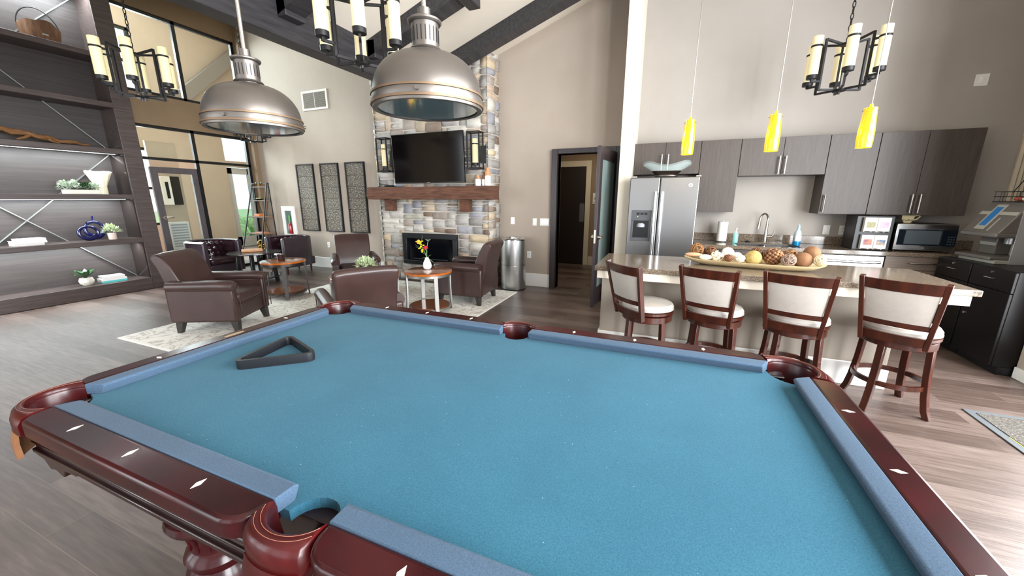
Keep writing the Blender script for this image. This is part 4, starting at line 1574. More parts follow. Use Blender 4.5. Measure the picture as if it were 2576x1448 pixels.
bt = thing('pedestal_table', 'round black table between the two tub chairs', 'table', (-6.85, 4.5, 0))
MB().lathe([(0, 0.535), (0.40, 0.535), (0.412, 0.543), (0.41, 0.556), (0, 0.56)], 48).build('tabletop', m_black_top, bt)
for k in range(4):
    a = PI / 4 + k * PI / 2
    ca, sa = math.cos(a), math.sin(a)
    MB().tube([(0.3 * ca, 0.3 * sa, 0.0), (0.285 * ca, 0.285 * sa, 0.2), (0.26 * ca, 0.26 * sa, 0.54)], 0.03, 4, rect=(0.06, 0.04)).build('leg', m_black_top, bt, bevel=0.004)
MB().lathe([(0, 0.1), (0.36, 0.1), (0.365, 0.108), (0.36, 0.118), (0, 0.118)], 40).build('lower_shelf', m_black_top, bt)
fo = thing('folder', 'tan leather folder lying on the round black table', 'folder', (-6.93, 4.52, 0.561), R(58))
MB().box((-0.16, -0.115, 0), (0.16, 0.115, 0.035)).build('cover', M('tan_leather', '#b08059', 0.55, col2='#a5744d', vs=9), fo, bevel=0.008)
f = MB()
for x in (-0.06, 0.06):
    f.box((x - 0.002, -0.116, 0.0352), (x + 0.002, 0.116, 0.036))
f.build('crease', M('crease', '#d2b394', 0.6), fo)

# ------------------------------------------------------------------ ladder shelf in the corner
ls_ = thing('ladder_shelf', 'narrow black ladder shelf with wooden shelves in the corner by the glass', 'shelf', (-8.4, 5.56, 0))
m_shelfwood = M('shelf_board', '#8d6a52', 0.5, col2='#7b5b45', vs=6, stretch=(1, 8, 8))
f = MB()
for s_ in (-1, 1):
    for y0, y1 in ((-0.18, 0.3), (0.31, 0.33)):
        f.tube([(s_ * 0.32, y0, 0), (s_ * 0.235, y1, 1.82)], 0.01, 4, rect=(0.02, 0.02))
f.box((-0.235, 0.29, 1.8), (0.235, 0.31, 1.82))
zs = [0.32, 0.74, 1.1, 1.45, 1.74]
for z in zs:
    k = z / 1.82
    hw_ = 0.32 - 0.085 * k
    f.box((-hw_, -0.18 + 0.48 * k - 0.01, z - 0.02), (hw_, -0.18 + 0.48 * k + 0.005, z - 0.005))
f.tube([(-0.3, 0.32, 0.1), (0.26, 0.32, 1.7)], 0.006, 6)
f.tube([(0.3, 0.32, 0.1), (-0.26, 0.32, 1.7)], 0.006, 6)
f.build('frame', m_iron, ls_)
for z in zs:
    k = z / 1.82
    hw_ = 0.32 - 0.085 * k
    MB().box((-hw_, -0.18 + 0.48 * k, z - 0.012), (hw_, 0.315, z + 0.004)).build('shelf_board', m_shelfwood, ls_)


def on_shelf(name, label, cat, z, x=0.0):
    k = z / 1.82
    return thing(name, label, cat, (-8.4 + x, 5.56 + (-0.18 + 0.48 * k + 0.315) / 2, z + 0.0045))


o = on_shelf('gold_ornament', 'two gold petal ornaments on the top of the ladder shelf', 'ornament', 1.74, -0.03)
for x in (-0.08, 0.09):
    b = MB()
    for a in (-0.7, 0.0, 0.7):
        leaf(b, (x, 0, 0.02), (x + 0.07 * math.sin(a), 0, 0.02 + 0.075 * math.cos(a)), 0.02, 0, 5)
    b.build('petals', m_brass, o)
o = on_shelf('dark_tray', 'shallow dark dish on the second ladder shelf from the top', 'dish', 1.45, -0.03)
MB().lathe([(0, 0), (0.05, 0), (0.11, 0.03), (0.105, 0.033), (0.048, 0.006), (0, 0.006)], 28).build('dish', m_iron, o)
f = MB()
for x in (-0.05, 0.0, 0.05):
    f.sphere((x, 0, 0.03), 0.024, (1, 1, 0.8), 10, 8)
f.build('pebbles', M('green_gold', '#a3a45c', 0.4), o)
o = on_shelf('orange_box', 'small orange box on the middle ladder shelf', 'box', 1.1, -0.02)
MB().box((-0.08, -0.06, 0), (0.08, 0.06, 0.055)).build('carton', M('orange_card', '#c67439', 0.6), o, bevel=0.006)
o = on_shelf('terracotta_tray', 'flat terracotta tray on the fourth ladder shelf', 'tray', 0.74, 0.05)
MB().box((-0.13, -0.06, 0), (0.13, 0.06, 0.02)).build('slab', M('terracotta', '#b0714f', 0.6), o, bevel=0.006)
o = on_shelf('gold_sculpture', 'gold wire wheel ornament on the lowest visible ladder shelf', 'ornament', 0.32, 0.05)
b = MB().torus((0, 0, 0.15), 0.115, 0.009, 32, 8, 'y')
for k in range(5):
    a = k * PI / 5 + 0.2
    b.tube([(0.115 * math.cos(a), 0, 0.15 + 0.115 * math.sin(a)), (-0.115 * math.cos(a), 0, 0.15 - 0.115 * math.sin(a))], 0.007, 6)
b.box((-0.08, -0.05, 0), (0.08, 0.05, 0.03))
b.build('spoked_ring', m_brass, o)

# ================================================================== wall bookcase with lit bays
BX, BB = -8.05, -8.45          # front and back of the bays
BY0, BY1 = 0.1, 3.73
bc = thing('bookcase', 'tall dark wooden wall bookcase with lit bays and steel cross braces', 'bookcase', (-8.4, 2.0, 0))
bc_loc = Vector((-8.4, 2.0, 0))


def L3(p):
    return tuple(Vector(p) - bc_loc)


def bbox(mb, lo, hi):
    return mb.box(L3(lo), L3(hi))


ZTOP = 4.62
bbox(MB(), (BB - 0.02, BY0, 0.18), (BB, 3.5, ZTOP)).build('back_panel', m_case_back, bc)
bbox(MB(), (XL + 0.01, 3.50, 0.0), (BX, BY1, ZTOP)).build('side_post', m_case, bc, bevel=0.006)
bbox(MB(), (XL + 0.01, BY0, 0.0), (BX, BY0 + 0.2, ZTOP)).build('side_post', m_case, bc, bevel=0.006)
bbox(MB(), (XL + 0.01, BY0 + 0.2, 0.0), (BX + 0.01, 3.5, 0.19)).build('plinth', m_case, bc, bevel=0.006)
bbox(MB(), (BB, BY0 + 0.2, ZTOP - 0.25), (BX, 3.5, ZTOP)).build('cornice', m_case, bc, bevel=0.006)
shelf_z = [0.86, 1.555, 2.245, 2.92, 3.60]
for z in shelf_z:
    th = 0.075
    bbox(MB(), (BB, BY0 + 0.2, z - th), (BX + 0.005, 3.5, z)).build('shelf', m_case, bc, bevel=0.004)
bbox(MB(), (BB, 3.484, 0.19), (BX - 0.02, 3.5, 2.17)).build('side_lining', M('smoked_panel', '#241d1b', 0.16, col2='#2c2422', vs=3), bc)


def strut(y0, z0, y1, z1, x):
    MB().tube([L3((x, y0, z0)), L3((x, y1, z1))], 0.014, 4, rect=(0.012, 0.03), up=(1, 0, 0)).build('cross_brace', m_brace, bc)


m_brace = M('steel_brace', '#8f918f', 0.35, 0.8)
for yc in (2.42, 0.9 - 0.35):
    hw_ = 1.05
    for z0, z1 in ((0.2, 2.17), (2.25, 4.37)):
        if yc > 1:
            strut(yc - hw_, z0, yc + hw_, z1, BB + 0.012)
            strut(yc - hw_, z1, yc + hw_, z0, BB + 0.026)
m_led = M('led_strip', '#ffffff', 0.5, emit='#e8f6ff', es=2.0)
for z in (0.86, 1.555, 2.245):
    bbox(MB(), (BX - 0.148, BY0 + 0.25, z - 0.081), (BX - 0.132, 3.45, z - 0.0755)).build('led_strip', m_led, bc)
    area('shelf_led', (BX - 0.14, 1.85, z - 0.092), (0, R(10), 0), 0.04, 3.2, 52, (0.86, 0.96, 1.0))
bbox(MB(), (BX - 0.06, BY0 + 0.25, ZTOP - 0.256), (BX - 0.045, 3.45, ZTOP - 0.2505)).build('led_strip', m_led, bc)
area('shelf_led', (BX - 0.055, 1.85, ZTOP - 0.27), (0, R(20), 0), 0.04, 3.2, 110, (0.86, 0.96, 1.0))

# things on the shelves
e = 0.0008
dr = thing('driftwood', 'gnarled brown driftwood branch on the upper dark shelf', 'driftwood', (-8.2, 2.6, 2.245 + e))
rd = random.Random(4)
pts, rr_ = [], []
for i in range(19):
    k = i / 18
    pts.append((0.02 * math.sin(i * 1.3), -0.75 + 1.33 * k, 0.035 + 0.17 * (1 - k) ** 1.3 * (1 - 0.2 * math.sin(k * 9)) + 0.012 * math.sin(i * 2.1)))
    rr_.append(0.012 + 0.03 * math.sin(PI * min(1, 0.12 + k * 0.86)) * (0.8 + 0.3 * math.sin(i * 1.7)))
MB().tube(pts, rr_, 10).build('branch', m_drift, dr)
MB().tube([(0.0, 0.0, 0.09), (0.04, -0.06, 0.05), (0.05, -0.14, 0.02)], [0.022, 0.018, 0.01], 8).tube([(0, 0.16, 0.07), (0.03, 0.2, 0.035), (0.04, 0.26, 0.012)], [0.022, 0.016, 0.008], 8).tube([(0, -0.3, 0.15), (0.0, -0.34, 0.07), (0.0, -0.3, 0.006)], [0.022, 0.016, 0.012], 8).build('twig', m_drift, dr)['kind'] = 'stuff'

bk = thing('log_basket', 'bark basket with a hooped wire handle on the top bookcase shelf', 'basket', (-8.2, 2.96, 3.6 + e))
rings = []
for r_, z in ((0.0, 0.0), (0.15, 0.0), (0.165, 0.02), (0.18, 0.13), (0.185, 0.2), (0.165, 0.2), (0.158, 0.12), (0.14, 0.03), (0.0, 0.03)):
    ring = []
    for j in range(28):
        a = 2 * PI * j / 28
        zz = z + (0.035 * math.cos(2 * a) + 0.012 * math.sin(5 * a) if z > 0.1 else 0)
        q = max(r_, 1e-4) * (1 + 0.03 * math.sin(7 * a))
        ring.append((q * 0.75 * math.cos(a), q * 1.1 * math.sin(a), zz))
    rings.append(ring)
MB().loft(rings).build('bark_shell', m_log, bk, angle=60)
MB().tube([(0, 0.2 * math.cos(PI * i / 20), 0.14 + 0.26 * math.sin(PI * i / 20)) for i in range(21)], 0.007, 8).build('handle', m_iron, bk)
MB().box((0.13, -0.03, 0.05), (0.137, 0.03, 0.07)).build('tag_plate', m_nickel, bk)

pk = thing('succulent_planter', 'long white planter of pale succulents on the lit shelf', 'planter', (-8.2, 2.97, 1.555 + e))
MB().box((-0.06, -0.19, 0), (0.06, 0.19, 0.065)).build('trough', M('trough_white', '#d9d3c6', 0.6), pk, bevel=0.008)
rs_ = random.Random(8)


def rosette(mb, c, r, n=22, flat=0.5):
    for k in range(n):
        a = k * 2.4
        f_ = (k + 1) / n
        el = 1.35 - 1.15 * f_
        d = Vector((math.cos(a) * math.cos(el), math.sin(a) * math.cos(el), math.sin(el)))
        leaf(mb, c, Vector(c) + d * r * (0.5 + 0.5 * f_), r * 0.2, 0, 4)


for i, (y, z, r_, mm) in enumerate(((-0.17, 0.07, 0.1, m_succ), (-0.06, 0.085, 0.11, m_succ), (0.05, 0.075, 0.1, m_green_dk), (0.14, 0.075, 0.1, m_succ))):
    tuft(pk, 'succulent', mm, (0, y, z - 0.01), 0.075, 0.12 if i in (0, 1) else 0.095, 120, 0.013, 30 + i, 0.032)
fv = thing('fan_vase', 'cream fluted fan shaped vase at the right end of the lit shelf', 'vase', (-8.3, 3.24, 1.555 + e))
rings = []
for k in range(15):
    t_ = k / 14
    w_ = 0.06 + 0.085 * t_ ** 1.3 if t_ > 0.3 else 0.075 - 0.05 * t_
    w_ = 0.07 + 0.085 * max(0, t_ - 0.35) / 0.65
    ring = []
    for j in range(40):
        a = 2 * PI * j / 40
        fl = 1 + (0.08 * t_) * math.sin(9 * a)
        ring.append((0.035 * (0.8 + 0.5 * t_) * math.cos(a) * fl, w_ * math.sin(a) * fl, 0.345 * t_ + (0.012 * math.sin(4 * a) if k == 14 else 0)))
    rings.append(ring)
MB().loft(rings).build('fluted_body', M('cream_ceramic', '#d8cdb2', 0.45, col2='#b08a4a', vs=1.2, lo=0.5, hi=0.9), fv, angle=60)


def book(name, label, loc, sx, sy, h, mat, rot=0, group=None):
    t = thing(name, label, 'book', loc, rot, group)
    MB().box((-sx / 2, -sy / 2, 0), (sx / 2, sy / 2, 0.003)).box((-sx / 2, -sy / 2, h - 0.003), (sx / 2, sy / 2, h)).box((sx / 2 - 0.003, -sy / 2, 0.003), (sx / 2, sy / 2, h - 0.003)).build('cover', mat, t)
    MB().box((-sx / 2 + 0.004, -sy / 2 + 0.004, 0.003), (sx / 2 - 0.003, sy / 2 - 0.004, h - 0.003)).build('pages', m_paper, t)
    return t


m_bk1 = M('book_white', '#dcd8d4', 0.5)
m_bk2 = M('book_grey', '#c9c5c2', 0.5)
m_bk3 = M('book_teal', '#4bb4b4', 0.5)
zb = 0.86 + e
for i, (h, s_, mm, lb) in enumerate(((0.03, 0.27, m_bk2, 'bottom book of the flat white stack on the shelf above the agave'), (0.032, 0.3, m_bk1, 'middle book of the flat white stack on the shelf above the agave'), (0.03, 0.26, m_bk1, 'top book of the flat white stack on the shelf above the agave'))):
    book('book', lb, (-8.22, 2.3 + 0.015 * i, zb), 0.2, s_, h, mm, 0, 'white books on the middle lit shelf')
    zb += h + e
zb = 0.19 + e
for h, s_, mm, lb in ((0.03, 0.29, m_bk3, 'teal book at the bottom of the stack beside the agave'), (0.028, 0.3, m_bk1, 'middle white book of the stack on the teal book'), (0.04, 0.26, m_bk1, 'thick white book on top of the stack beside the agave')):
    book('book', lb, (-8.24, 3.08, zb), 0.2, s_, h, mm, R(-6), 'books on the lowest lit shelf')
    zb += h + e

rv = thing('ring_vase', 'dark blue ring vase with a thin neck, the lower of the pair', 'vase', (-8.17, 2.92, 0.86 + e), 0, 'blue ring vases')
b = MB()
pts = [(0, 0.105 * math.sin(2 * PI * i / 32), 0.126 + 0.09 * -math.cos(2 * PI * i / 32)) for i in range(32)]
rr_ = [0.025 + 0.008 * math.cos(2 * PI * i / 32) for i in range(32)]
b.tube(pts, rr_, 12, loop=True, up=(1, 0, 0))
b.build('ring_body', m_cobalt, rv)
MB().tube([(0, 0.0, 0.2), (0, 0.0, 0.25), (0, 0.006, 0.285)], [0.013, 0.009, 0.012], 10).build('neck', m_cobalt, rv)
r2 = dup(rv, (-8.32, 3.05, 0.86 + e), 0, 'dark blue ring vase standing behind, partly hidden by the small plant')
r2.scale = (1, 1, 1.28)
sp_ = thing('small_plant', 'small light green plant in a pinkish pot beside the blue vases', 'plant', (-8.15, 3.17, 0.86 + e))
MB().lathe([(0, 0), (0.045, 0), (0.05, 0.01), (0.052, 0.1), (0.044, 0.1), (0.04, 0.085), (0, 0.085)], 24).build('pot', M('pinkish_pot', '#cbb8ad', 0.6), sp_)
tuft(sp_, 'foliage', m_green_lt, (0, 0, 0.1), 0.1, 0.12, 130, 0.012, 21, 0.05)
ag = thing('agave_plant', 'dark green agave in a round white pot on the lowest shelf', 'plant', (-8.22, 2.78, 0.19 + e))
MB().lathe([(0, 0), (0.045, 0), (0.075, 0.03), (0.085, 0.07), (0.07, 0.115), (0.06, 0.12), (0.055, 0.105), (0, 0.1)], 28).build('pot', M('spotted_pot', '#cfc9bd', 0.5, col2='#9c958b', vs=60, lo=0.6, hi=0.62), ag)
b = MB()
for k in range(11):
    a = k * 2.4 + 0.3
    el = 1.0 - 0.06 * k
    ln_ = 0.17 + 0.006 * k
    d = Vector((math.cos(a) * math.cos(el), math.sin(a) * math.cos(el), math.sin(el)))
    leaf(b, (0, 0, 0.1), Vector((0, 0, 0.1)) + d * ln_, 0.032, 0.012 * k / 4, 8)
b.build('leaves', m_green_dk, ag)

# ================================================================== kitchen
KY = 5.77                      # face of the wall cabinets
CF = 5.47                      # edge of the kitchen counter


def pull(t, x, z0, z1, y, horiz=False):
    b = MB()
    if not horiz:
        b.tube([(x, y - 0.035, z0), (x, y - 0.035, z1)], 0.0085, 10)
        for z in (z0 + 0.02, z1 - 0.02):
            b.cyl((x, y, z), (x, y - 0.035, z), 0.005, n=8)
    else:
        b.tube([(z0, y - 0.035, x), (z1, y - 0.035, x)], 0.0085, 10)
        for z in (z0 + 0.02, z1 - 0.02):
            b.cyl((z, y, x), (z, y - 0.035, x), 0.005, n=8)
    return b


def wall_cab(label, x0, x1, z0, z1, doors, pulls):
    t = thing('wall_cabinet', label, 'wall cabinet', (x0, YB, z0), 0, 'grey laminate wall cabinets')
    W_, H_ = x1 - x0, z1 - z0
    MB().box((0.001, KY + 0.022 - YB, 0), (W_ - 0.001, -0.001, H_)).build('carcass', m_cab, t)
    n = len(doors) - 1
    for i in range(n):
        a, b_ = doors[i] - x0, doors[i + 1] - x0
        d = MB().box((a + 0.002, KY - YB, 0.001), (b_ - 0.002, KY + 0.02 - YB, H_ - 0.002)).build('door', m_cab, t, bevel=0.0015)
        for (px, pz0, pz1) in pulls:
            if doors[i] < px < doors[i + 1]:
                pull(t, px - x0, pz0 - z0, pz1 - z0, KY - YB).build('handle', m_nickel, d)
    return t


wall_cab('short pair of wall cabinet doors above the refrigerator', -0.51, 0.32, 1.815, 2.228, [-0.51, -0.11, 0.32], [(-0.15, 1.87, 2.07), (-0.07, 1.87, 2.07)])
wall_cab('tall handleless wall cabinet right beside the refrigerator', 0.322, 0.778, 1.32, 2.227, [0.322, 0.778], [])
wall_cab('short pair of wall cabinet doors above the sink', 0.78, 1.688, 1.775, 2.225, [0.78, 1.238, 1.688], [(1.205, 1.79, 2.0), (1.27, 1.79, 2.0)])
wall_cab('single tall wall cabinet door right of the sink', 1.69, 2.152, 1.312, 2.222, [1.69, 2.152], [(1.725, 1.335, 1.54)])
wall_cab('wide pair of tall wall cabinet doors above the microwave', 2.154, 3.008, 1.31, 2.218, [2.154, 2.56, 3.008], [(2.525, 1.335, 1.54), (2.595, 1.335, 1.54)])

# refrigerator
fr = thing('refrigerator', 'stainless side by side refrigerator with a water dispenser', 'refrigerator', (-0.09, YB - 0.03, 0))
fy = 5.30 - (YB - 0.03)
MB().box((-0.40, fy + 0.075, 0.02), (0.40, 0, 1.735)).build('cabinet_body', M('fridge_side', '#3c3c3f', 0.4), fr, bevel=0.005)
for a, b_, nm in ((-0.41, -0.046, 'freezer_door'), (-0.040, 0.41, 'fridge_door')):
    d = MB().box((a, fy, 0.09), (b_, fy + 0.07, 1.755)).build(nm, m_steel, fr, bevel=0.012, seg=3)
    hx = -0.083 if a < -0.2 else -0.003
    hb = MB()
    hb.tube([(hx, fy - 0.05, 0.35), (hx, fy - 0.055, 0.9), (hx, fy - 0.05, 1.58)], 0.018, 12)
    for z in (0.37, 1.56):
        hb.cyl((hx, fy, z), (hx, fy - 0.05, z), 0.012)
    hb.build('handle', m_steel_bright, d)
    if a < -0.2:
        dp = MB()
        dp.box((-0.362, fy - 0.012, 0.945), (-0.115, fy + 0.002, 0.99)).box((-0.362, fy - 0.012, 1.21), (-0.115, fy + 0.002, 1.345))
        dp.box((-0.362, fy - 0.012, 0.99), (-0.335, fy + 0.002, 1.21)).box((-0.142, fy - 0.012, 0.99), (-0.115, fy + 0.002, 1.21))
        dsp = dp.build('dispenser', M('dispenser_grey', '#4b4c50', 0.35), d, bevel=0.003)
        MB().box((-0.335, fy - 0.004, 0.99), (-0.142, fy - 0.001, 1.21)).build('dispenser_recess', m_black, d)
        MB().lathe([(0, 0), (0.05, 0.0), (0.052, 0.03), (0.03, 0.05), (0, 0.05)], 20, (-0.24, fy - 0.01, 1.13)).build('paddle', M('paddle_grey', '#9ea2a8', 0.25), d)
        k_ = MB()
        for q in range(3):
            k_.box((-0.3 + q * 0.048, fy - 0.0135, 1.285), (-0.262 + q * 0.048, fy - 0.012, 1.315))
        k_.build('button_panel', m_black, d)['kind'] = 'stuff'
        MB().box((-0.288, fy - 0.0135, 1.258), (-0.278, fy - 0.012, 1.266)).build('indicator', M('green_led', '#8fd24a', 0.4, emit='#9be34a', es=2.0), d)
    else:
        lg_ = MB().cyl((0.31, fy - 0.002, 1.655), (0.31, fy + 0.002, 1.655), 0.026, n=28).torus((0.31, fy - 0.003, 1.655), 0.024, 0.003, 28, 6, 'y')
        bd_ = lg_.build('badge', m_steel_bright, d)
        text('ge', 0.03, m_black, bd_, (0.31, fy - 0.0035, 1.656), (R(90), 0, 0), 0.0004)
MB().box((-0.41, fy + 0.01, 0.015), (0.41, fy + 0.07, 0.085)).build('kick_plate', m_black, fr)
hg = MB()
for x in (-0.36, 0.39):
    hg.box((x - 0.03, fy + 0.01, 1.755), (x + 0.03, fy + 0.12, 1.772))
hg.build('hinge_cover', m_nickel, fr, bevel=0.003)['kind'] = 'stuff'

# glass bowl on its wire stand on the refrigerator
gb = thing('glass_bowl', 'square flared glass bowl on a metal stand on top of the refrigerator', 'bowl', (-0.075, 5.53, 1.7365))
rings = []
for k in range(9):
    t_ = k / 8
    w_ = 0.12 + 0.17 * t_ ** 1.1
    ring = []
    for j in range(36):
        a = 2 * PI * j / 36
        q = (abs(math.cos(a)) ** 4 + abs(math.sin(a)) ** 4) ** -0.25
        zz = 0.055 + 0.145 * t_ + (0.045 * t_ * (q - 1.1) / 0.1 if t_ > 0 else 0) * 0.6
        ring.append((w_ * q * math.cos(a), w_ * q * math.sin(a) * 0.55, zz))
    rings.append(ring)
inner_ = [[(x * 0.96, y * 0.96, z + 0.004) for x, y, z in r_] for r_ in reversed(rings)]
MB().loft(rings + inner_).build('bowl', m_bowl_glass, gb, angle=60)
rings = []
for k in range(4):
    t_ = k / 8
    w_ = 0.125 + 0.17 * t_ ** 1.1
    rings.append([(w_ * math.cos(2 * PI * j / 36) * (abs(math.cos(2 * PI * j / 36)) ** 4 + abs(math.sin(2 * PI * j / 36)) ** 4) ** -0.25, 0.56 * w_ * math.sin(2 * PI * j / 36) * (abs(math.cos(2 * PI * j / 36)) ** 4 + abs(math.sin(2 * PI * j / 36)) ** 4) ** -0.25, 0.05 + 0.145 * t_) for j in range(36)])
MB().loft(rings, caps=False).build('wire_cradle', M('bronze_mesh', '#4d4039', 0.35, 0.8, bmp=0.8, bs=120), gb, angle=60)
MB().torus((0, 0, 0.045), 0.13, 0.014, 36, 8, 'z', (1, 0.6)).build('stand_ring', m_pewter, gb)
f = MB()
for a in range(4):
    f.sphere((0.125 * math.cos(a * PI / 2 + 0.78), 0.07 * math.sin(a * PI / 2 + 0.78), 0.0155), 0.015, u=10, v=8)
f.build('feet', m_nickel, gb)['kind'] = 'stuff'

# base units
def base_unit(name, label, x0, x1, z0=0.1, z1=0.868):
    t = thing(name, label, 'base cabinet', (x0, CF + 0.03, 0), 0)
    W_ = x1 - x0
    MB().box((0.001, 0.02, z0), (W_ - 0.001, 0.58, z1)).build('carcass', m_base_cab, t)
    MB().box((0.001, 0.06, 0), (W_ - 0.001, 0.1, z0)).build('kick_board', m_cab_in, t)
    return t


ic = base_unit('wine_cooler', 'dark fronted undercounter cooler next to the refrigerator', 0.36, 0.80)
ic['category'] = 'appliance'
MB().box((0.03, -0.012, 0.11), (0.41, 0.02, 0.855)).build('door', M('dark_steel', '#55585a', 0.3, 0.8), ic, bevel=0.004)
MB().box((0.37, -0.0135, 0.80), (0.392, -0.011, 0.815)).build('badge', m_white, ic)
sk = base_unit('sink_cabinet', 'dark laminate sink cabinet under the faucet', 0.80, 1.70, 0.1, 0.705)
MB().box((0.002, 0, 0.72), (0.898, 0.02, 0.866)).build('false_front', m_cab, sk, bevel=0.002)
for a, b_ in ((0.002, 0.448), (0.452, 0.898)):
    d = MB().box((a, 0, 0.105), (b_, 0.02, 0.715)).build('door', m_cab, sk, bevel=0.002)
    pull(sk, b_ - 0.04 if a < 0.1 else a + 0.04, 0.48, 0.68, 0).build('handle', m_nickel, d)
dw = base_unit('dishwasher', 'stainless dishwasher with a bar handle behind the island', 1.705, 2.305)
dw['category'] = 'dishwasher'
MB().box((0.006, -0.012, 0.11), (0.594, 0.02, 0.856)).build('door', m_steel_bright, dw, bevel=0.006)
b = MB().tube([(0.05, -0.055, 0.79), (0.3, -0.06, 0.788), (0.55, -0.055, 0.79)], 0.016, 12)
for x in (0.06, 0.54):
    b.cyl((x, -0.012, 0.79), (x, -0.055, 0.79), 0.012)
b.build('handle', m_steel_bright, dw)
du = base_unit('drawer_cabinet', 'laminate drawer cabinet under the microwave', 2.31, 3.30)
d = MB().box((0.002, 0, 0.72), (0.68, 0.02, 0.866)).build('drawer', m_base_cab, du, bevel=0.002)
pull(du, 0.80, 0.2, 0.44, 0, True).build('handle', m_nickel, d)
for a, b_ in ((0.002, 0.338), (0.342, 0.68)):
    d = MB().box((a, 0, 0.105), (b_, 0.02, 0.715)).build('door', m_base_cab, du, bevel=0.002)
    pull(du, b_ - 0.04 if a < 0.1 else a + 0.04, 0.5, 0.69, 0).build('handle', m_nickel, d)

kc = thing('kitchen_counter', 'brown speckled granite kitchen counter along the back wall', 'counter', (0.345, CF, 0.872))
s0x, s1x, s0y, s1y = 0.50, 1.19, 0.09, 0.46
slab = MB()
for lo, hi in (((0, 0, 0), (s0x, 0.627, 0.042)), ((s1x, 0, 0), (2.955, 0.627, 0.042)), ((s0x, 0, 0), (s1x, s0y, 0.042)), ((s0x, s1y, 0), (s1x, 0.627, 0.042))):
    slab.box(lo, hi)
bmesh.ops.remove_doubles(slab.bm, verts=slab.bm.verts[:], dist=1e-5)
slab.build('counter_slab', m_granite, kc, smooth=False)
MB().box((0, 0.603, 0.042), (2.955, 0.627, 0.145)).build('backsplash', m_granite, kc, bevel=0.003)
sb_ = MB()
for a, b_ in ((s0x + 0.002, 0.838), (0.852, s1x - 0.002)):
    sb_.box((a, s0y + 0.002, -0.16), (b_, s1y - 0.002, -0.155)).box((a, s0y + 0.002, -0.155), (a + 0.006, s1y - 0.002, 0.03)).box((b_ - 0.006, s0y + 0.002, -0.155), (b_, s1y - 0.002, 0.03))
    sb_.box((a, s0y + 0.002, -0.155), (b_, s0y + 0.008, 0.03)).box((a, s1y - 0.008, -0.155), (b_, s1y - 0.002, 0.03))
sb_.build('sink_basins', m_steel_bright, kc)
CT = 0.9142
fa = thing('faucet', 'brushed gooseneck kitchen faucet with a side lever', 'faucet', (1.225, 5.975, CT))
MB().box((-0.13, -0.03, 0), (0.13, 0.03, 0.008)).build('deck_plate', m_nickel, fa, bevel=0.006)
MB().tube([(0, 0, 0.0), (0, 0, 0.06), (0, 0, 0.17)] + [(-0.055 + 0.055 * math.cos(a), -0.055 + 0.055 * math.cos(a), 0.31 + 0.075 * math.sin(a)) for a in [PI * i / 12 for i in range(13)]] + [(-0.115, -0.115, 0.25)], [0.022, 0.021, 0.018] + [0.012] * 13 + [0.013], 14).build('spout', m_nickel, fa)
MB().cyl((-0.113, -0.113, 0.26), (-0.12, -0.12, 0.19), 0.017, 0.021).build('spray_head', m_nickel, fa)
MB().tube([(0.02, 0, 0.085), (0.07, 0, 0.085), (0.09, -0.005, 0.11), (0.085, -0.01, 0.16)], [0.014, 0.014, 0.012, 0.007], 12).build('lever', m_nickel, fa)
ptw = thing('paper_towel_holder', 'white paper towel roll on a stand by the refrigerator', 'paper towel', (0.70, 5.9, CT))
MB().lathe([(0, 0), (0.07, 0), (0.072, 0.008), (0.0, 0.012)], 28).build('base', m_steel, ptw)
MB().lathe([(0.018, 0.013), (0.062, 0.013), (0.062, 0.275), (0.018, 0.275)], 32).build('roll', m_paper, ptw)
MB().cyl((0, 0, 0.27), (0, 0, 0.295), 0.006).torus((0, 0, 0.305), 0.015, 0.004, 20, 6, 'y').build('finial', m_nickel, ptw)
so_ = thing('soap_dispenser', 'turquoise hand soap bottle with a white pump', 'soap bottle', (0.862, 5.86, CT))
MB().lathe([(0, 0), (0.03, 0), (0.032, 0.01), (0.032, 0.11), (0.014, 0.135), (0, 0.135)], 20).build('bottle', M('turquoise', '#8fd6cf', 0.2, coat=0.5), so_)
MB().cyl((0, 0, 0.135), (0, 0, 0.15), 0.015).cyl((0, 0, 0.15), (0, 0, 0.185), 0.005).box((-0.008, -0.04, 0.183), (0.008, 0.008, 0.195)).build('pump', m_white, so_)
ds = thing('dish_soap_bottle', 'clear bottle of blue dish soap to the right of the sink', 'soap bottle', (1.545, 5.84, CT))
MB().lathe([(0, 0), (0.04, 0), (0.042, 0.01), (0.042, 0.05)], 20).lathe([(0.042, 0.05), (0, 0.05)], 20).build('liquid', M('blue_liquid', '#0f7fb5', 0.1, coat=0.5), ds)
MB().lathe([(0.0425, 0.05), (0.0425, 0.12), (0.035, 0.17), (0.015, 0.2), (0.014, 0.215)], 20, caps=False).build('bottle', M('clear_plastic', '#b5c6cf', 0.15, coat=0.5), ds)
MB().box((-0.03, -0.0435, 0.06), (0.03, -0.0405, 0.12)).build('bottle_label', m_paper, ds)
MB().cyl((0, 0, 0.213), (0, 0, 0.24), 0.016).cyl((0, 0, 0.24), (0, 0, 0.262), 0.007).build('cap', M('blue_cap', '#a9c9e0', 0.4), ds)
spg = thing('sink_stopper', 'small black sink stopper on the counter by the faucet', 'sink stopper', (1.03, 5.985, CT))
MB().lathe([(0, 0), (0.03, 0), (0.032, 0.012), (0.012, 0.016), (0.01, 0.03), (0, 0.032)], 18).build('stopper_body', m_black, spg)
plate(1.908, 1.1, 0.075, 1, 'light switch plate above the counter right of the sink')
plate(2.077, 1.1, 0.075, 1, 'power outlet above the counter beside the coffee pods', 'outlet', YB, 'outlet')
plate(3.02, 2.745, 0.11, 1, 'small wall control high up on the far right of the kitchen wall', 'wall control')

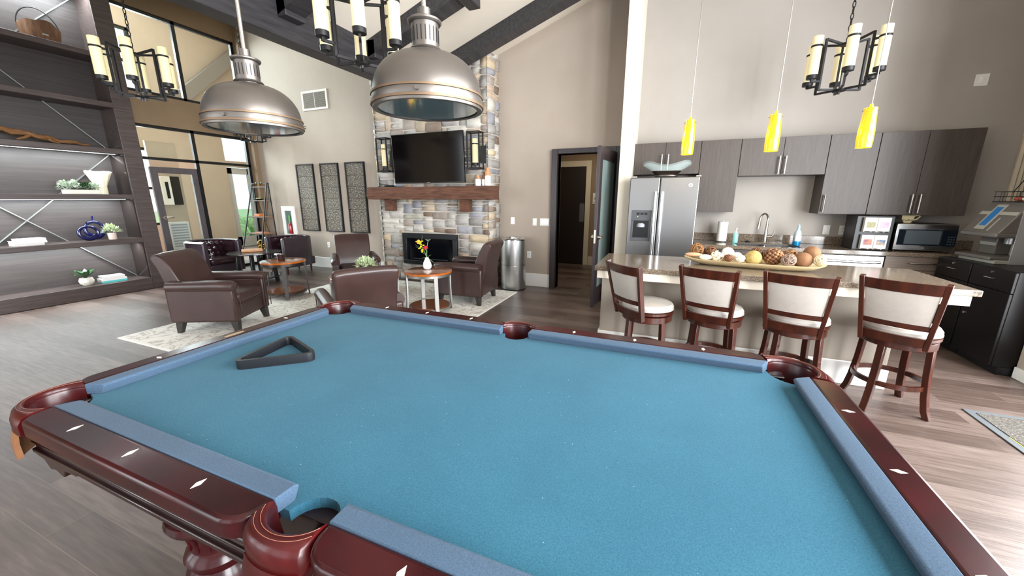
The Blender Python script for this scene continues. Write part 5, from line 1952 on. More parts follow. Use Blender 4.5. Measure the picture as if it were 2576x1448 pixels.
# coffee pod dispenser
cd = thing('pod_dispenser', 'black coffee pod rack with four white boxes on the counter', 'coffee pod rack', (2.205, 5.62, CT))
MB().box((-0.175, 0.0, 0), (0.165, 0.3, 0.385)).build('rack', m_black, cd, bevel=0.004)
for r_ in range(2):
    for c_ in range(2):
        x0, z0 = -0.118 + c_ * 0.118, 0.01 + r_ * 0.195
        bx = MB().box((x0 + 0.002, -0.05, z0), (x0 + 0.116, 0.0, z0 + 0.165)).build('pod_box', m_white, cd, bevel=0.003)
        cc_ = (('#d88a6a', '#5d86b0'), ('#b8b48c', '#e4a3c0'))[r_][c_]
        MB().box((x0 + 0.022, -0.0515, z0 + 0.05), (x0 + 0.1, -0.0495, z0 + 0.115)).build('printed_panel', M('print_%d%d' % (r_, c_), cc_, 0.5, col2=(('#3f3a74', '#f0c27a'), ('#8f8a62', '#f3c3d6'))[r_][c_], vs=12), bx)
        MB().lathe([(0, 0.0), (0.05, 0.0), (0.052, 0.01), (0.0, 0.012)], 20, (x0 + 0.059, -0.05, z0 + 0.004)).build('scoop_lip', m_steel_bright, bx)

# microwave
mw = thing('microwave', 'stainless countertop microwave at the right end of the counter', 'microwave', (2.66, 5.64, CT))
MB().box((-0.26, 0.012, 0.012), (0.26, 0.36, 0.305)).build('casing', m_black, mw, bevel=0.004)
MB().box((-0.26, -0.02, 0.012), (0.26, 0.012, 0.305)).build('front_panel', m_steel_bright, mw, bevel=0.006)
MB().box((-0.235, -0.0225, 0.07), (0.255, -0.0195, 0.245)).build('door_glass', M('smoked_glass', '#141b24', 0.06), mw)
MB().box((-0.175, -0.0235, 0.085), (0.125, -0.0222, 0.235)).build('window_mesh', M('mesh_grey', '#4c565d', 0.2), mw)
kb = MB()
for r_ in range(4):
    for c_ in range(3):
        kb.box((0.185 + c_ * 0.022, -0.0238, 0.085 + r_ * 0.026), (0.2 + c_ * 0.022, -0.0222, 0.098 + r_ * 0.026))
kb.build('keypad', M('key_grey', '#3c434c', 0.4), mw)['kind'] = 'stuff'
MB().cyl((0.0, -0.022, 0.042), (0.0, -0.0195, 0.042), 0.011).build('badge', m_nickel, mw)
ft = MB()
for x in (-0.22, 0.22):
    for y in (0.04, 0.32):
        ft.cyl((x, y, 0), (x, y, 0.014), 0.014)
ft.build('rubber_feet', m_black, mw)['kind'] = 'stuff'

# coffee cup sign standing on the microwave
cs_ = thing('coffee_sign', 'cream cup shaped cutout sign reading Coffee on the microwave', 'sign', (2.585, 5.86, CT + 0.3055))
prof = [(-0.035, 0), (0.025, 0), (0.045, 0.035), (0.052, 0.085), (-0.062, 0.085), (-0.058, 0.04)]
MB().prism(prof, -0.006, 0.006, 'y').build('cup', M('cream_card', '#efdfb0', 0.6), cs_)
MB().tube([(0.046, 0, 0.03), (0.08, 0, 0.045), (0.1, 0, 0.075), (0.08, 0, 0.086), (0.05, 0, 0.078)], 0.008, 8).build('cup_handle', M('cream_card2', '#efdfb0', 0.6), cs_)
text('Coffee', 0.034, m_black, cs_, (-0.006, -0.0075, 0.03), (R(90), R(-3), 0), 0.0006)

# ------------------------------------------------------------------ black cabinets and coffee machine at the right
def black_cab(label, y0, y1):
    t = thing('storage_cabinet', label, 'cabinet', (2.70, y0, 0), 0, 'black lockable cabinets at the coffee station')
    W_ = y1 - y0
    MB().box((0.02, 0.001, 0.07), (0.70, W_ - 0.001, 0.9)).build('body', m_black_cab, t, bevel=0.003)
    MB().box((0.06, 0.001, 0), (0.66, W_ - 0.001, 0.07)).build('kick_board', m_black, t)
    return t


bA = black_cab('black lockable drawer cabinet, the nearer of the two at the coffee station', 4.395, 4.895)
bB = black_cab('black lockable drawer cabinet, the farther one beside the microwave counter', 4.9, 5.4)
for t, sgn in ((bA, 1), (bB, -1)):
    dr_ = MB().box((0, 0.004, 0.72), (0.02, 0.494, 0.895)).build('drawer', m_black_cab, t, bevel=0.003)
    dd = MB().box((0, 0.004, 0.08), (0.02, 0.494, 0.715)).build('door', m_black_cab, t, bevel=0.003)
    MB().tube([(0, 0.21, 0.815), (-0.022, 0.21, 0.815), (-0.022, 0.29, 0.815), (0, 0.29, 0.815)], 0.004, 6).build('handle', m_nickel, dr_)
    MB().cyl((0.002, 0.25, 0.865), (-0.006, 0.25, 0.865), 0.011).build('lock', m_chrome, dr_)
    yy = 0.46 if sgn > 0 else 0.04
    MB().tube([(0, yy, 0.6), (-0.025, yy, 0.6), (-0.025, yy, 0.5), (0, yy, 0.5)], 0.006, 6).build('handle', m_nickel, dd)
    if sgn > 0:
        MB().cyl((0.002, 0.44, 0.44), (-0.006, 0.44, 0.44), 0.012).build('lock', m_chrome, dd)
MB().box((2.69, 4.39, 0.9), (3.45, 5.4, 0.915))
cm = thing('coffee_machine', 'grey commercial coffee machine with a blue touch screen', 'coffee machine', (2.985, 5.13, 0.901), R(-84))
# local: front faces -y, width along x
m_cm = M('machine_grey', '#66615c', 0.4, 0.2)
m_cm_l = M('machine_light', '#99948a', 0.4)
m_cm_w = M('machine_silver', '#d5d6d8', 0.22, 0.6)
MB().box((-0.2, -0.16, 0), (0.2, 0.24, 0.035)).build('base_plate', m_cm_l, cm, bevel=0.004)
MB().box((-0.2, -0.2, 0.035), (0.2, 0.24, 0.065)).build('drip_tray', m_cm, cm, bevel=0.006)
MB().box((-0.195, -0.02, 0.065), (-0.02, 0.235, 0.3)).build('left_column', m_cm, cm, bevel=0.006)
MB().box((-0.02, 0.09, 0.065), (0.195, 0.235, 0.3)).build('bay_back', m_cm_l, cm)
MB().box((-0.195, -0.024, 0.15), (-0.02, -0.019, 0.18)).build('cream_band', m_cm_l, cm)
MB().cyl((0.09, 0.0, 0.18), (0.09, 0.0, 0.3), 0.045).build('brew_spout', m_steel, cm)
hd_ = MB().hexa([(-0.2, -0.19, 0.28), (0.2, -0.19, 0.28), (0.2, 0.24, 0.28), (-0.2, 0.24, 0.28), (-0.2, -0.02, 0.56), (0.2, -0.02, 0.56), (0.2, 0.24, 0.56), (-0.2, 0.24, 0.56)])
hd_.build('head', m_cm, cm, bevel=0.008)
hl = MB().hexa([(-0.2, -0.2, 0.24), (0.2, -0.2, 0.24), (0.2, 0.2, 0.24), (-0.2, 0.2, 0.24), (-0.2, -0.2, 0.285), (0.2, -0.2, 0.285), (0.2, 0.2, 0.285), (-0.2, 0.2, 0.285)])
hl.build('head_lip', m_cm, cm, bevel=0.012)
MB().box((0.2, -0.06, 0.0), (0.206, 0.24, 0.55)).build('side_panel', m_cm_w, cm)
sl_ = math.atan2(0.17, 0.28)
rt = Matrix.Rotation(-sl_, 3, 'X')


def on_face(x0, x1, s0, s1, th, mat, nm):
    c = Vector((0, -0.19, 0.28))
    b = MB()
    d = Vector((0, 0.17, 0.28)).normalized()
    n = Vector((0, -0.28, 0.17)).normalized()
    pts = []
    for off in (0.0, th):
        for x, s_ in ((x0, s0), (x1, s0), (x1, s1), (x0, s1)):
            p = c + d * s_ + n * (off + 0.0005)
            pts.append((x, p.y, p.z))
    return b.hexa(pts).build(nm, mat, cm, bevel=0.001)


on_face(-0.195, 0.195, 0.19, 0.225, 0.004, m_cm_l, 'cream_band')
on_face(-0.09, 0.02, 0.03, 0.3, 0.006, m_cm_l, 'screen_bezel')
on_face(-0.07, 0.0, 0.07, 0.27, 0.008, M('touch_screen', '#10304f', 0.1, emit='#2a6f9a', es=0.5, col2='#1c1c60', vs=9), 'touch_screen')
on_face(0.06, 0.075, 0.02, 0.16, 0.004, m_cm_l, 'cream_strip')

wb = thing('wire_basket', 'black wire basket of snacks on top of the coffee machine', 'basket', (3.06, 5.08, 1.4625), R(-84))
b = MB()
for z in (0.004, 0.05, 0.095):
    b.tube([(-0.19, -0.13, z), (0.19, -0.13, z), (0.19, 0.13, z), (-0.19, 0.13, z)], 0.0035, 6, loop=True)
for i in range(7):
    x = -0.18 + 0.06 * i
    b.tube([(x, -0.13, 0.095), (x, -0.13, 0.004), (x, 0.13, 0.004), (x, 0.13, 0.095)], 0.0025, 6)
for y in (-0.06, 0.06):
    b.tube([(-0.19, y, 0.095), (-0.19, y, 0.004), (0.19, y, 0.004), (0.19, y, 0.095)], 0.0025, 6)
b.build('wire', m_black, wb)
MB().tube([(-0.19, 0.0, 0.09), (-0.1, 0.0, 0.22), (0.1, 0.0, 0.22), (0.19, 0.0, 0.09)], 0.004, 6).build('handle', m_black, wb)
rb = random.Random(2)
for i in range(6):
    x, y = -0.13 + 0.05 * i, rb.uniform(-0.07, 0.07)
    mm = (m_paper, M('snack_yellow', '#c9ab58', 0.5), M('snack_red', '#a8442c', 0.5))[i % 3]
    p = MB().sphere((0, 0, 0.022), 0.035, (1.1, 1.2, 0.55), 12, 8).build('snack_packet', mm, loc=(3.06 + 0.02 * (i % 2) + y * 0.8, 5.08 - x * 1.0, 1.469))
    tag(p, ['white', 'yellow', 'red'][i % 3] + [' snack packet lying in the wire basket near its far end', ' snack packet lying in the wire basket near the nearer end'][i // 3], 'snack packet', 'snack packets in the wire basket')
# cup beside the machine
cu_ = thing('paper_cup', 'pale yellow paper cup at the edge of the coffee station', 'cup', (3.0, 4.55, 0.901))
MB().lathe([(0, 0), (0.032, 0), (0.045, 0.12), (0.042, 0.12), (0.03, 0.005), (0, 0.005)], 24).build('cup_body', M('cup_paper', '#e8ddb9', 0.5), cu_)

dp_ = thing('drape', 'pale pleated drape hanging beside the far right window', 'curtain', (3.55, YB - 0.07, 0.95))
pts_o = []
for i in range(41):
    k = i / 40
    pts_o.append((-0.12 + 0.3 * k, 0.02 * math.sin(i * 1.25)))
rings = [[(x, y - 0.004, z) for x, y in pts_o] + [(x, y + 0.004, z) for x, y in reversed(pts_o)] for z in (0, 0.9, 1.75)]
MB().loft(rings).build('fabric', M('drape_fabric', '#c9bda8', 0.85), dp_)
MB().cyl((-0.2, 0, 1.77), (0.6, 0, 1.77), 0.013).cyl((0.55, 0, 1.77), (0.55, 0.07, 1.77), 0.01).cyl((-0.15, 0, 1.77), (-0.15, 0.07, 1.77), 0.01).build('rod', m_iron, dp_)

# door mat
dm = thing('door_mat', 'speckled grey door mat with a dark rubber border on the right', 'door mat', (2.435, 2.13, 0))
MB().box((-0.33, -1.4, 0), (0.36, 1.4, 0.008)).build('border', M('rubber_border', '#53575a', 0.6), dm, bevel=0.003)
MB().box((-0.28, -1.35, 0.008), (0.31, 1.35, 0.012)).build('pile', m_mat, dm)
MB().box((-0.288, 0.6, 0.0082), (-0.282, 1.05, 0.0095)).build('yellow_thread', M('yellow_thread', '#b9b34a', 0.6), dm)

# ================================================================== island
isl = thing('kitchen_island', 'kitchen island with a granite top and taupe painted base', 'kitchen island', (0.69, 3.78, 0))
ix0, ix1 = -0.57 - 0.69, 1.935 - 0.69
MB().box((ix0 + 0.02, 3.70 - 3.78, 0), (ix1 - 0.22, 0.36, 0.872)).build('base', M('taupe_paint', '#8f8478', 0.6), isl)
MB().box((ix0 + 0.005, 3.685 - 3.78, 0), (ix1 - 0.205, 3.70 - 3.78, 0.2)).box((ix0 + 0.005, 3.70 - 3.78, 0), (ix0 + 0.02, 0.36, 0.2)).build('baseboard', m_white_trim, isl, bevel=0.004)
MB().box((ix0 + 0.02, 3.375 - 3.78, 0.80), (ix1 - 0.03, 3.4 - 3.78, 0.872)).box((ix0 + 0.02, 3.4 - 3.78, 0.80), (ix0 + 0.045, 3.70 - 3.78, 0.872)).box((ix1 - 0.055, 3.4 - 3.78, 0.80), (ix1 - 0.03, 0.36, 0.872)).build('top_apron', m_cream, isl, bevel=0.003)
MB().box((ix0, 3.35 - 3.78, 0.872), (ix1, 0.42, 0.914)).build('granite_top', m_granite, isl, bevel=0.004)
# shallow wooden tray with decorative balls
tr = thing('dough_bowl', 'long shallow pale wooden tray on the island', 'tray', (0.69, 3.78, 0.9145), R(-7))
def tray_ring(sx, sy, z, n=56):
    o = []
    for j in range(n):
        a = 2 * PI * j / n
        q = (abs(math.cos(a)) ** 2.6 + abs(math.sin(a)) ** 2.6) ** (-1 / 2.6)
        o.append((sx * q * math.cos(a), sy * q * math.sin(a), z + 0.012 * abs(math.cos(a)) ** 6 * (1 if z > 0.02 else 0)))
    return o
MB().loft([tray_ring(0.38, 0.07, 0), tray_ring(0.45, 0.11, 0.018), tray_ring(0.52, 0.142, 0.045), tray_ring(0.525, 0.146, 0.052), tray_ring(0.51, 0.135, 0.052), tray_ring(0.44, 0.1, 0.026), tray_ring(0.36, 0.06, 0.014)]).build('tray_shell', M('pale_wood', '#c9b791', 0.6, col2='#bca67c', vs=5, stretch=(0.6, 6, 6)), tr, angle=60)
m_twig = [M('vine_tan', '#7f5833', 0.65), M('vine_grey', '#8d7768', 0.6), M('vine_brown', '#6e4a30', 0.6)]
m_husk = M('brown_husk', '#6d4a30', 0.85, col2='#7e5a3c', vs=14, bmp=0.5, bs=60)
m_straw = M('straw', '#a8945c', 0.8, col2='#957c45', vs=40, bmp=0.9, bs=130, bd=0.004)
m_coral = M('pale_shell', '#e3dccb', 0.7, col2='#d3c6a4', vs=25, bmp=0.6, bs=60)


def vine_ball(r, seed, mat):
    b = MB()
    q = random.Random(seed)
    for _ in range(17):
        ax = Vector((q.gauss(0, 1), q.gauss(0, 1), q.gauss(0, 1))).normalized()
        u = ax.orthogonal().normalized()
        w_ = ax.cross(u)
        rr_ = r * q.uniform(0.9, 0.97)
        of = ax * r * q.uniform(-0.3, 0.3)
        k = math.sqrt(max(1e-6, rr_ ** 2 - of.length ** 2))
        b.tube([of + (u * math.cos(2 * PI * i / 20) + w_ * math.sin(2 * PI * i / 20)) * k * (1 + 0.03 * math.sin(3 * i)) for i in range(20)], r * 0.055, 5, loop=True)
    b.sphere((0, 0, 0), r * 0.62, u=12, v=8)
    return b


def cone_ball(r, seed):
    b = MB()
    for k in range(80):
        t_ = (k + 0.5) / 80
        z = 1 - 2 * t_
        a = k * 2.39996
        s_ = math.sqrt(1 - z * z)
        d = Vector((math.cos(a) * s_, math.sin(a) * s_, z * 0.92))
        p = d * r * 0.82
        b.sphere(p, r * 0.17, (1, 1, 0.55), 7, 5, d.to_track_quat('Z', 'Y').to_matrix())
    b.sphere((0, 0, 0), r * 0.72, u=12, v=8)
    return b


def petal_ball(r, seed, n=46):
    b = MB()
    q = random.Random(seed)
    for _ in range(n):
        d = Vector((q.gauss(0, 1), q.gauss(0, 1), q.gauss(0, 1))).normalized()
        b.sphere(d * r * 0.72, r * 0.26, (1, 0.9, 0.35), 7, 5, (d + Vector((q.uniform(-.5, .5), q.uniform(-.5, .5), 0))).to_track_quat('Z', 'Y').to_matrix())
    b.sphere((0, 0, 0), r * 0.62, u=12, v=8)
    return b


DECO = []
TA = R(-7)


def deco(name, label, xy, r, mb, mat, cat='decorative ball', dz=0.0, sc=None):
    DECO.append([name, label, list(xy), r, mb, mat, cat, dz])


def tpos(px, lat):
    return (px * 1.03 - 0.01, lat * 1.1)


deco('vine_ball', 'tan vine ball at the left end of the tray', tpos(-0.40, 0.05), 0.055, vine_ball(0.055, 1, 0), m_twig[0], dz=0.012)
deco('vine_ball', 'dark grey vine ball second from the left in the back row of the tray', tpos(-0.295, 0.06), 0.048, vine_ball(0.048, 2, 0), m_twig[2], dz=0.006)
deco('petal_ball', 'cream petal ball in the left part of the tray', tpos(-0.23, -0.02), 0.055, petal_ball(0.055, 3), m_coral, dz=0.0)
deco('shell_ball', 'smooth white ball behind the cream petal ball', tpos(-0.16, 0.075), 0.047, MB().sphere((0, 0, 0), 0.047), M('chalk_white', '#dedbd2', 0.8, bmp=0.4, bs=40), dz=0.004)
deco('pine_cone', 'small dark pine cone at the front of the tray', tpos(-0.165, -0.065), 0.034, cone_ball(0.034, 1), M('small_cone', '#5a3322', 0.7, col2='#8a5a3c', vs=30), 'pine cone')
deco('white_ball', 'small white ball left of the straw ball', tpos(-0.085, 0.0), 0.036, MB().sphere((0, 0, 0), 0.036), M('off_white', '#e4e1da', 0.75, bmp=0.3, bs=60), dz=0.02)
deco('shell_cluster', 'pale shell cluster right of the small white ball', tpos(-0.055, -0.06), 0.04, petal_ball(0.04, 9, 26), M('pale_shell_white', '#e6e0d2', 0.7))
deco('straw_ball', 'yellow woven straw ball in the middle of the tray', tpos(0.035, -0.015), 0.056, MB().sphere((0, 0, 0), 0.056, u=24, v=16), m_straw)
deco('vine_ball', 'brown vine ball behind the straw ball', tpos(0.075, 0.085), 0.048, vine_ball(0.048, 5, 0), m_twig[2], dz=0.006)
deco('pine_cone', 'large brown pine cone in the middle of the tray', tpos(0.165, 0.01), 0.074, cone_ball(0.074, 2), M('large_cone', '#4a2a1b', 0.6, col2='#a87850', vs=14), 'pine cone', dz=-0.004)
deco('vine_ball', 'grey lilac vine ball in the right front of the tray', tpos(0.275, -0.045), 0.047, vine_ball(0.047, 6, 0), m_twig[1])
deco('vine_ball', 'tan vine ball at the back right of the tray', tpos(0.305, 0.06), 0.05, vine_ball(0.05, 7, 0), m_twig[0], dz=0.006)
deco('husk_ball', 'smooth brown husk ball at the right front of the tray', tpos(0.375, -0.02), 0.056, MB().sphere((0, 0, 0), 0.056, (1.05, 1, 1), 20, 14), m_husk, dz=0.002)
deco('husk_ball', 'smooth brown husk ball behind the front husk ball', tpos(0.43, 0.095), 0.053, MB().sphere((0, 0, 0), 0.053, (1, 1, 1), 20, 14), m_husk, dz=0.014)
deco('vine_ball', 'small cream vine ball at the right end of the tray', tpos(0.462, -0.025), 0.039, vine_ball(0.039, 8, 0), M('vine_cream', '#d8cba8', 0.6), dz=0.014)
deco('seed_pod', 'slim pinkish seed pod at the left front of the tray', tpos(-0.42, -0.05), 0.018, MB().sphere((0, 0, 0), 0.018, (3.6, 1, 0.9), 16, 10), M('pod_pink', '#b58a6a', 0.7), 'seed pod', dz=0.022)
deco('shell', 'white spiral shell at the left front of the tray', tpos(-0.325, -0.05), 0.024, MB().sphere((0, 0, 0), 0.024, (1.9, 1, 0.9), 16, 10), M('shell_white', '#e0d9c8', 0.5), 'shell', dz=0.01)
# settle the balls side by side in the tray
for _ in range(60):
    for i in range(len(DECO)):
        for k in range(i):
            A, B = DECO[i], DECO[k]
            ra, rb_ = A[3] * 1.15, B[3] * 1.15
            if 'seed' in A[0] or 'seed' in B[0]:
                continue
            za, zb_ = ra + A[7], rb_ + B[7]
            dx, dy = A[2][0] - B[2][0], A[2][1] - B[2][1]
            d = math.sqrt(dx * dx + dy * dy + (za - zb_) ** 2)
            m = ra + rb_ + 0.002 - d
            if m > 0:
                h = max(1e-4, math.hypot(dx, dy))
                for P_, s_ in ((A, 1), (B, -1)):
                    P_[2][0] += s_ * dx / h * m * 0.35
                    P_[2][1] += s_ * dy / h * m * 0.35
                    P_[2][0] = max(-0.45, min(0.47, P_[2][0]))
                    P_[2][1] = max(-0.075, min(0.1, P_[2][1]))
for name, label, xy, r, mb, mat, cat, dz in DECO:
    c, s = math.cos(TA), math.sin(TA)
    x, y = 0.69 + c * xy[0] - s * xy[1], 3.78 + s * xy[0] + c * xy[1]
    o = mb.build(name, mat, loc=(x, y, 0.9145 + 0.02 + r * 1.15 + dz + max(0, abs(xy[1]) - 0.03) * 0.4 + max(0, abs(xy[0]) - 0.33) * 0.12), angle=70)
    o.scale = (1.15, 1.15, 1.15)
    tag(o, label, cat, 'natural balls in the wooden tray')

# ================================================================== counter stools
def make_stool(label):
    t = thing('counter_stool', label, 'stool', (0, 0, 0), 0, 'swivel counter stools at the island')
    SH = 0.585
    MB().lathe([(0, SH + 0.0), (0.195, SH), (0.208, SH + 0.012), (0.21, SH + 0.03), (0.195, SH + 0.052), (0.14, SH + 0.066), (0, SH + 0.07)], 44).build('seat_cushion', m_cush, t)
    MB().lathe([(0.204, SH + 0.004), (0.213, SH + 0.006), (0.213, SH + 0.013), (0.204, SH + 0.015)], 44, caps=False).build('seat_piping', m_cush, t)
    MB().lathe([(0, SH - 0.035), (0.195, SH - 0.035), (0.213, SH - 0.025), (0.213, SH - 0.005), (0.2, SH - 0.0005), (0, SH - 0.0005)], 44).build('swivel_ring', m_cherry, t)
    MB().lathe([(0.17, SH - 0.095), (0.2, SH - 0.095), (0.205, SH - 0.09), (0.205, SH - 0.042), (0.2, SH - 0.038), (0.0, SH - 0.038)], 44).build('apron_ring', m_cherry, t)
    for k in range(4):
        a = PI / 4 + k * PI / 2
        ca, sa = math.cos(a), math.sin(a)
        pts = [(q * ca, q * sa, z) for q, z in ((0.25, 0.0), (0.228, 0.06), (0.212, 0.15), (0.196, 0.3), (0.183, SH - 0.045))]
        MB().tube(pts, 0.02, 4, rect=(0.042, 0.036), up=(ca, sa, 0)).build('leg', m_cherry, t, bevel=0.003)
    ring = []
    for q, z in ((0.19, 0.2), (0.206, 0.2), (0.206, 0.234), (0.19, 0.234)):
        ring.append((q, z))
    MB().loft([[(q * math.cos(2 * PI * j / 48), q * math.sin(2 * PI * j / 48), z) for j in range(48)] for q, z in ring], True, False, True).build('foot_ring', m_cherry, t)
    # back: curved along a circle, leaning away
    def bp(s_, z, off=0.0):
        k = (z - 0.55) / 0.45
        hw_ = 0.165 + 0.04 * k
        rad = 0.42
        x = s_ * hw_
        y = -(math.sqrt(rad * rad - x * x) - rad) * 1.0
        return Vector((x, -0.215 - 0.115 * k + y * 0.75 - off, z))
    for s_ in (-1, 1):
        MB().tube([bp(s_, z) for z in (0.52, 0.62, 0.75, 0.88, 0.985)], 0.02, 4, rect=(0.028, 0.04), up=(0, -1, 0)).build('back_post', m_cherry, t, bevel=0.003)
    def band(z0, z1, th, mat, nm, e=0.94, par=None, puff=0):
        n = 14
        rings = []
        for i in range(n + 1):
            s_ = -e + 2 * e * i / n
            pf = puff * (1 - (s_ / e) ** 4)
            rows_ = []
            m_ = 6 if puff else 1
            fr_ = [bp(s_, z0 + (z1 - z0) * q / m_, th / 2 + (pf * math.sin(PI * min(max(q / m_, 0.04), 0.96)) if puff else 0)) for q in range(m_ + 1)]
            bk_ = [bp(s_, z0 + (z1 - z0) * q / m_, -th / 2 - (pf * math.sin(PI * min(max(q / m_, 0.04), 0.96)) if puff else 0)) for q in range(m_ + 1)]
            rings.append(fr_ + list(reversed(bk_)))
        return MB().loft(rings).build(nm, mat, par or t, angle=50)
    band(0.905, 0.975, 0.022, m_cherry, 'top_rail')
    band(0.655, 0.69, 0.022, m_cherry, 'lower_rail')
    band(0.692, 0.903, 0.012, m_cush, 'back_pad', 0.9, None, 0.007)
    band(0.535, 0.60, 0.022, m_cherry, 'seat_back_rail')
    return t


def set_stool(o, x, y, a):
    o.location, o.rotation_euler = (x, y, 0), (0, 0, R(a))
    for ch in o.children:
        if ch.name.split('.')[0] in ('leg', 'foot_ring'):
            ch.rotation_euler = (0, 0, R(-a))


st = make_stool('counter stool turned sideways at the left end of the island')
set_stool(st, -0.10, 3.345, -47)
for x, y, a, lb in ((0.425, 3.43, -22, 'counter stool in front of the left half of the long tray'),
                    (0.985, 3.42, -19.5, 'counter stool in front of the right end of the long tray'),
                    (1.605, 3.42, -32, 'counter stool at the right end of the island, its foot ring in full view')):
    set_stool(dup(st, (x, y, 0), 0, lb), x, y, a)

# ================================================================== hanging lamps
def make_dome(label, ztop):
    t = thing('dome_pendant', label, 'pendant lamp', (0, 0, 0), 0, 'pewter dome pendants over the pool table')
    Rm = 0.178
    sh = [(0.046, 0.168)]
    for i in range(13):
        a = PI / 2 * i / 12 * 0.93 + 0.33 * 0
        sh.append((0.046 + (Rm - 0.046) * math.sin(PI / 2 * (i + 0.5) / 13) ** 0.92, 0.04 + 0.126 * math.cos(PI / 2 * (i + 0.5) / 13) ** 1.0))
    sh.append((Rm, 0.035))
    inn = [(r_ - 0.004, z - 0.003) for r_, z in reversed(sh)]
    MB().lathe(sh + inn, 56, caps=False).build('shade', m_pewter, t)
    MB().lathe([(Rm - 0.002, 0.042), (Rm + 0.006, 0.04), (Rm + 0.006, 0.034), (Rm - 0.002, 0.033)], 56, caps=False).build('copper_band', m_copper, t)
    MB().lathe([(Rm - 0.004, 0.034), (Rm + 0.003, 0.033), (Rm + 0.005, 0.02), (Rm + 0.003, 0.012), (Rm - 0.004, 0.012)], 56, caps=False).build('rim_band', m_pewter, t)
    MB().lathe([(Rm - 0.002, 0.013), (Rm + 0.008, 0.011), (Rm + 0.008, 0.004), (Rm - 0.002, 0.003)], 56, caps=False).build('copper_band', m_copper, t)
    MB().lathe([(Rm - 0.014, 0.01), (Rm + 0.003, 0.004), (Rm + 0.002, -0.004), (Rm - 0.014, -0.003)], 56, caps=False).build('lens_ring', m_pewter, t)
    MB().lathe([(0, 0.004), (Rm - 0.012, 0.004), (Rm - 0.012, 0.0), (0, 0.0)], 56).build('lens', m_lens, t)
    sc = MB()
    for k in range(3):
        a = -1.15 + k * 2 * PI / 3
        sc.cyl((Rm * math.cos(a), Rm * math.sin(a), 0.022), ((Rm + 0.014) * math.cos(a), (Rm + 0.014) * math.sin(a), 0.022), 0.006, n=10)
    sc.build('thumb_screws', m_pewter, t)['kind'] = 'stuff'
    MB().lathe([(0.045, 0.155), (0.049, 0.158), (0.05, 0.166), (0.044, 0.172), (0.044, 0.178)], 40, caps=False).build('collar', m_pewter, t)
    MB().lathe([(0.0, 0.174), (0.05, 0.174), (0.054, 0.178), (0.05, 0.183), (0, 0.183)], 40).build('lower_flange', m_pewter, t)
    hs = MB().lathe([(0, 0.183), (0.043, 0.183), (0.044, 0.255), (0, 0.255)], 40).build('vented_neck', m_pewter, t)
    vt = MB()
    for k in range(20):
        a = 2 * PI * k / 20
        c = Vector((0.0437 * math.cos(a), 0.0437 * math.sin(a), 0.22))
        vt.cbox(c, (0.002, 0.003, 0.042), Matrix.Rotation(a, 3, 'Z'))
    vt.build('vent_slots', m_black, hs)['kind'] = 'stuff'
    MB().lathe([(0.0, 0.255), (0.05, 0.255), (0.054, 0.259), (0.054, 0.264), (0.05, 0.267), (0, 0.267)], 40).build('upper_flange', m_pewter, t)
    MB().cyl((0, 0, 0.267), (0, 0, 0.3), 0.02).build('stem_socket', m_pewter, t)
    MB().cyl((0, 0, 0.3), (0, 0, ztop), 0.0075).build('stem', m_nickel, t)
    MB().lathe([(0, ztop), (0.06, ztop), (0.05, ztop - 0.03), (0, ztop - 0.035)], 24).build('canopy', m_pewter, t)
    return t


for x, z, lb in ((-0.785, 1.79, 'pewter dome pendant in front of the stone chimney'), (-1.655, 1.785, 'pewter dome pendant in front of the entry glass and the left wall vent')):
    d = make_dome(lb, ceil_z(x) - z - 0.012)
    d.location = (x, 1.175, z)


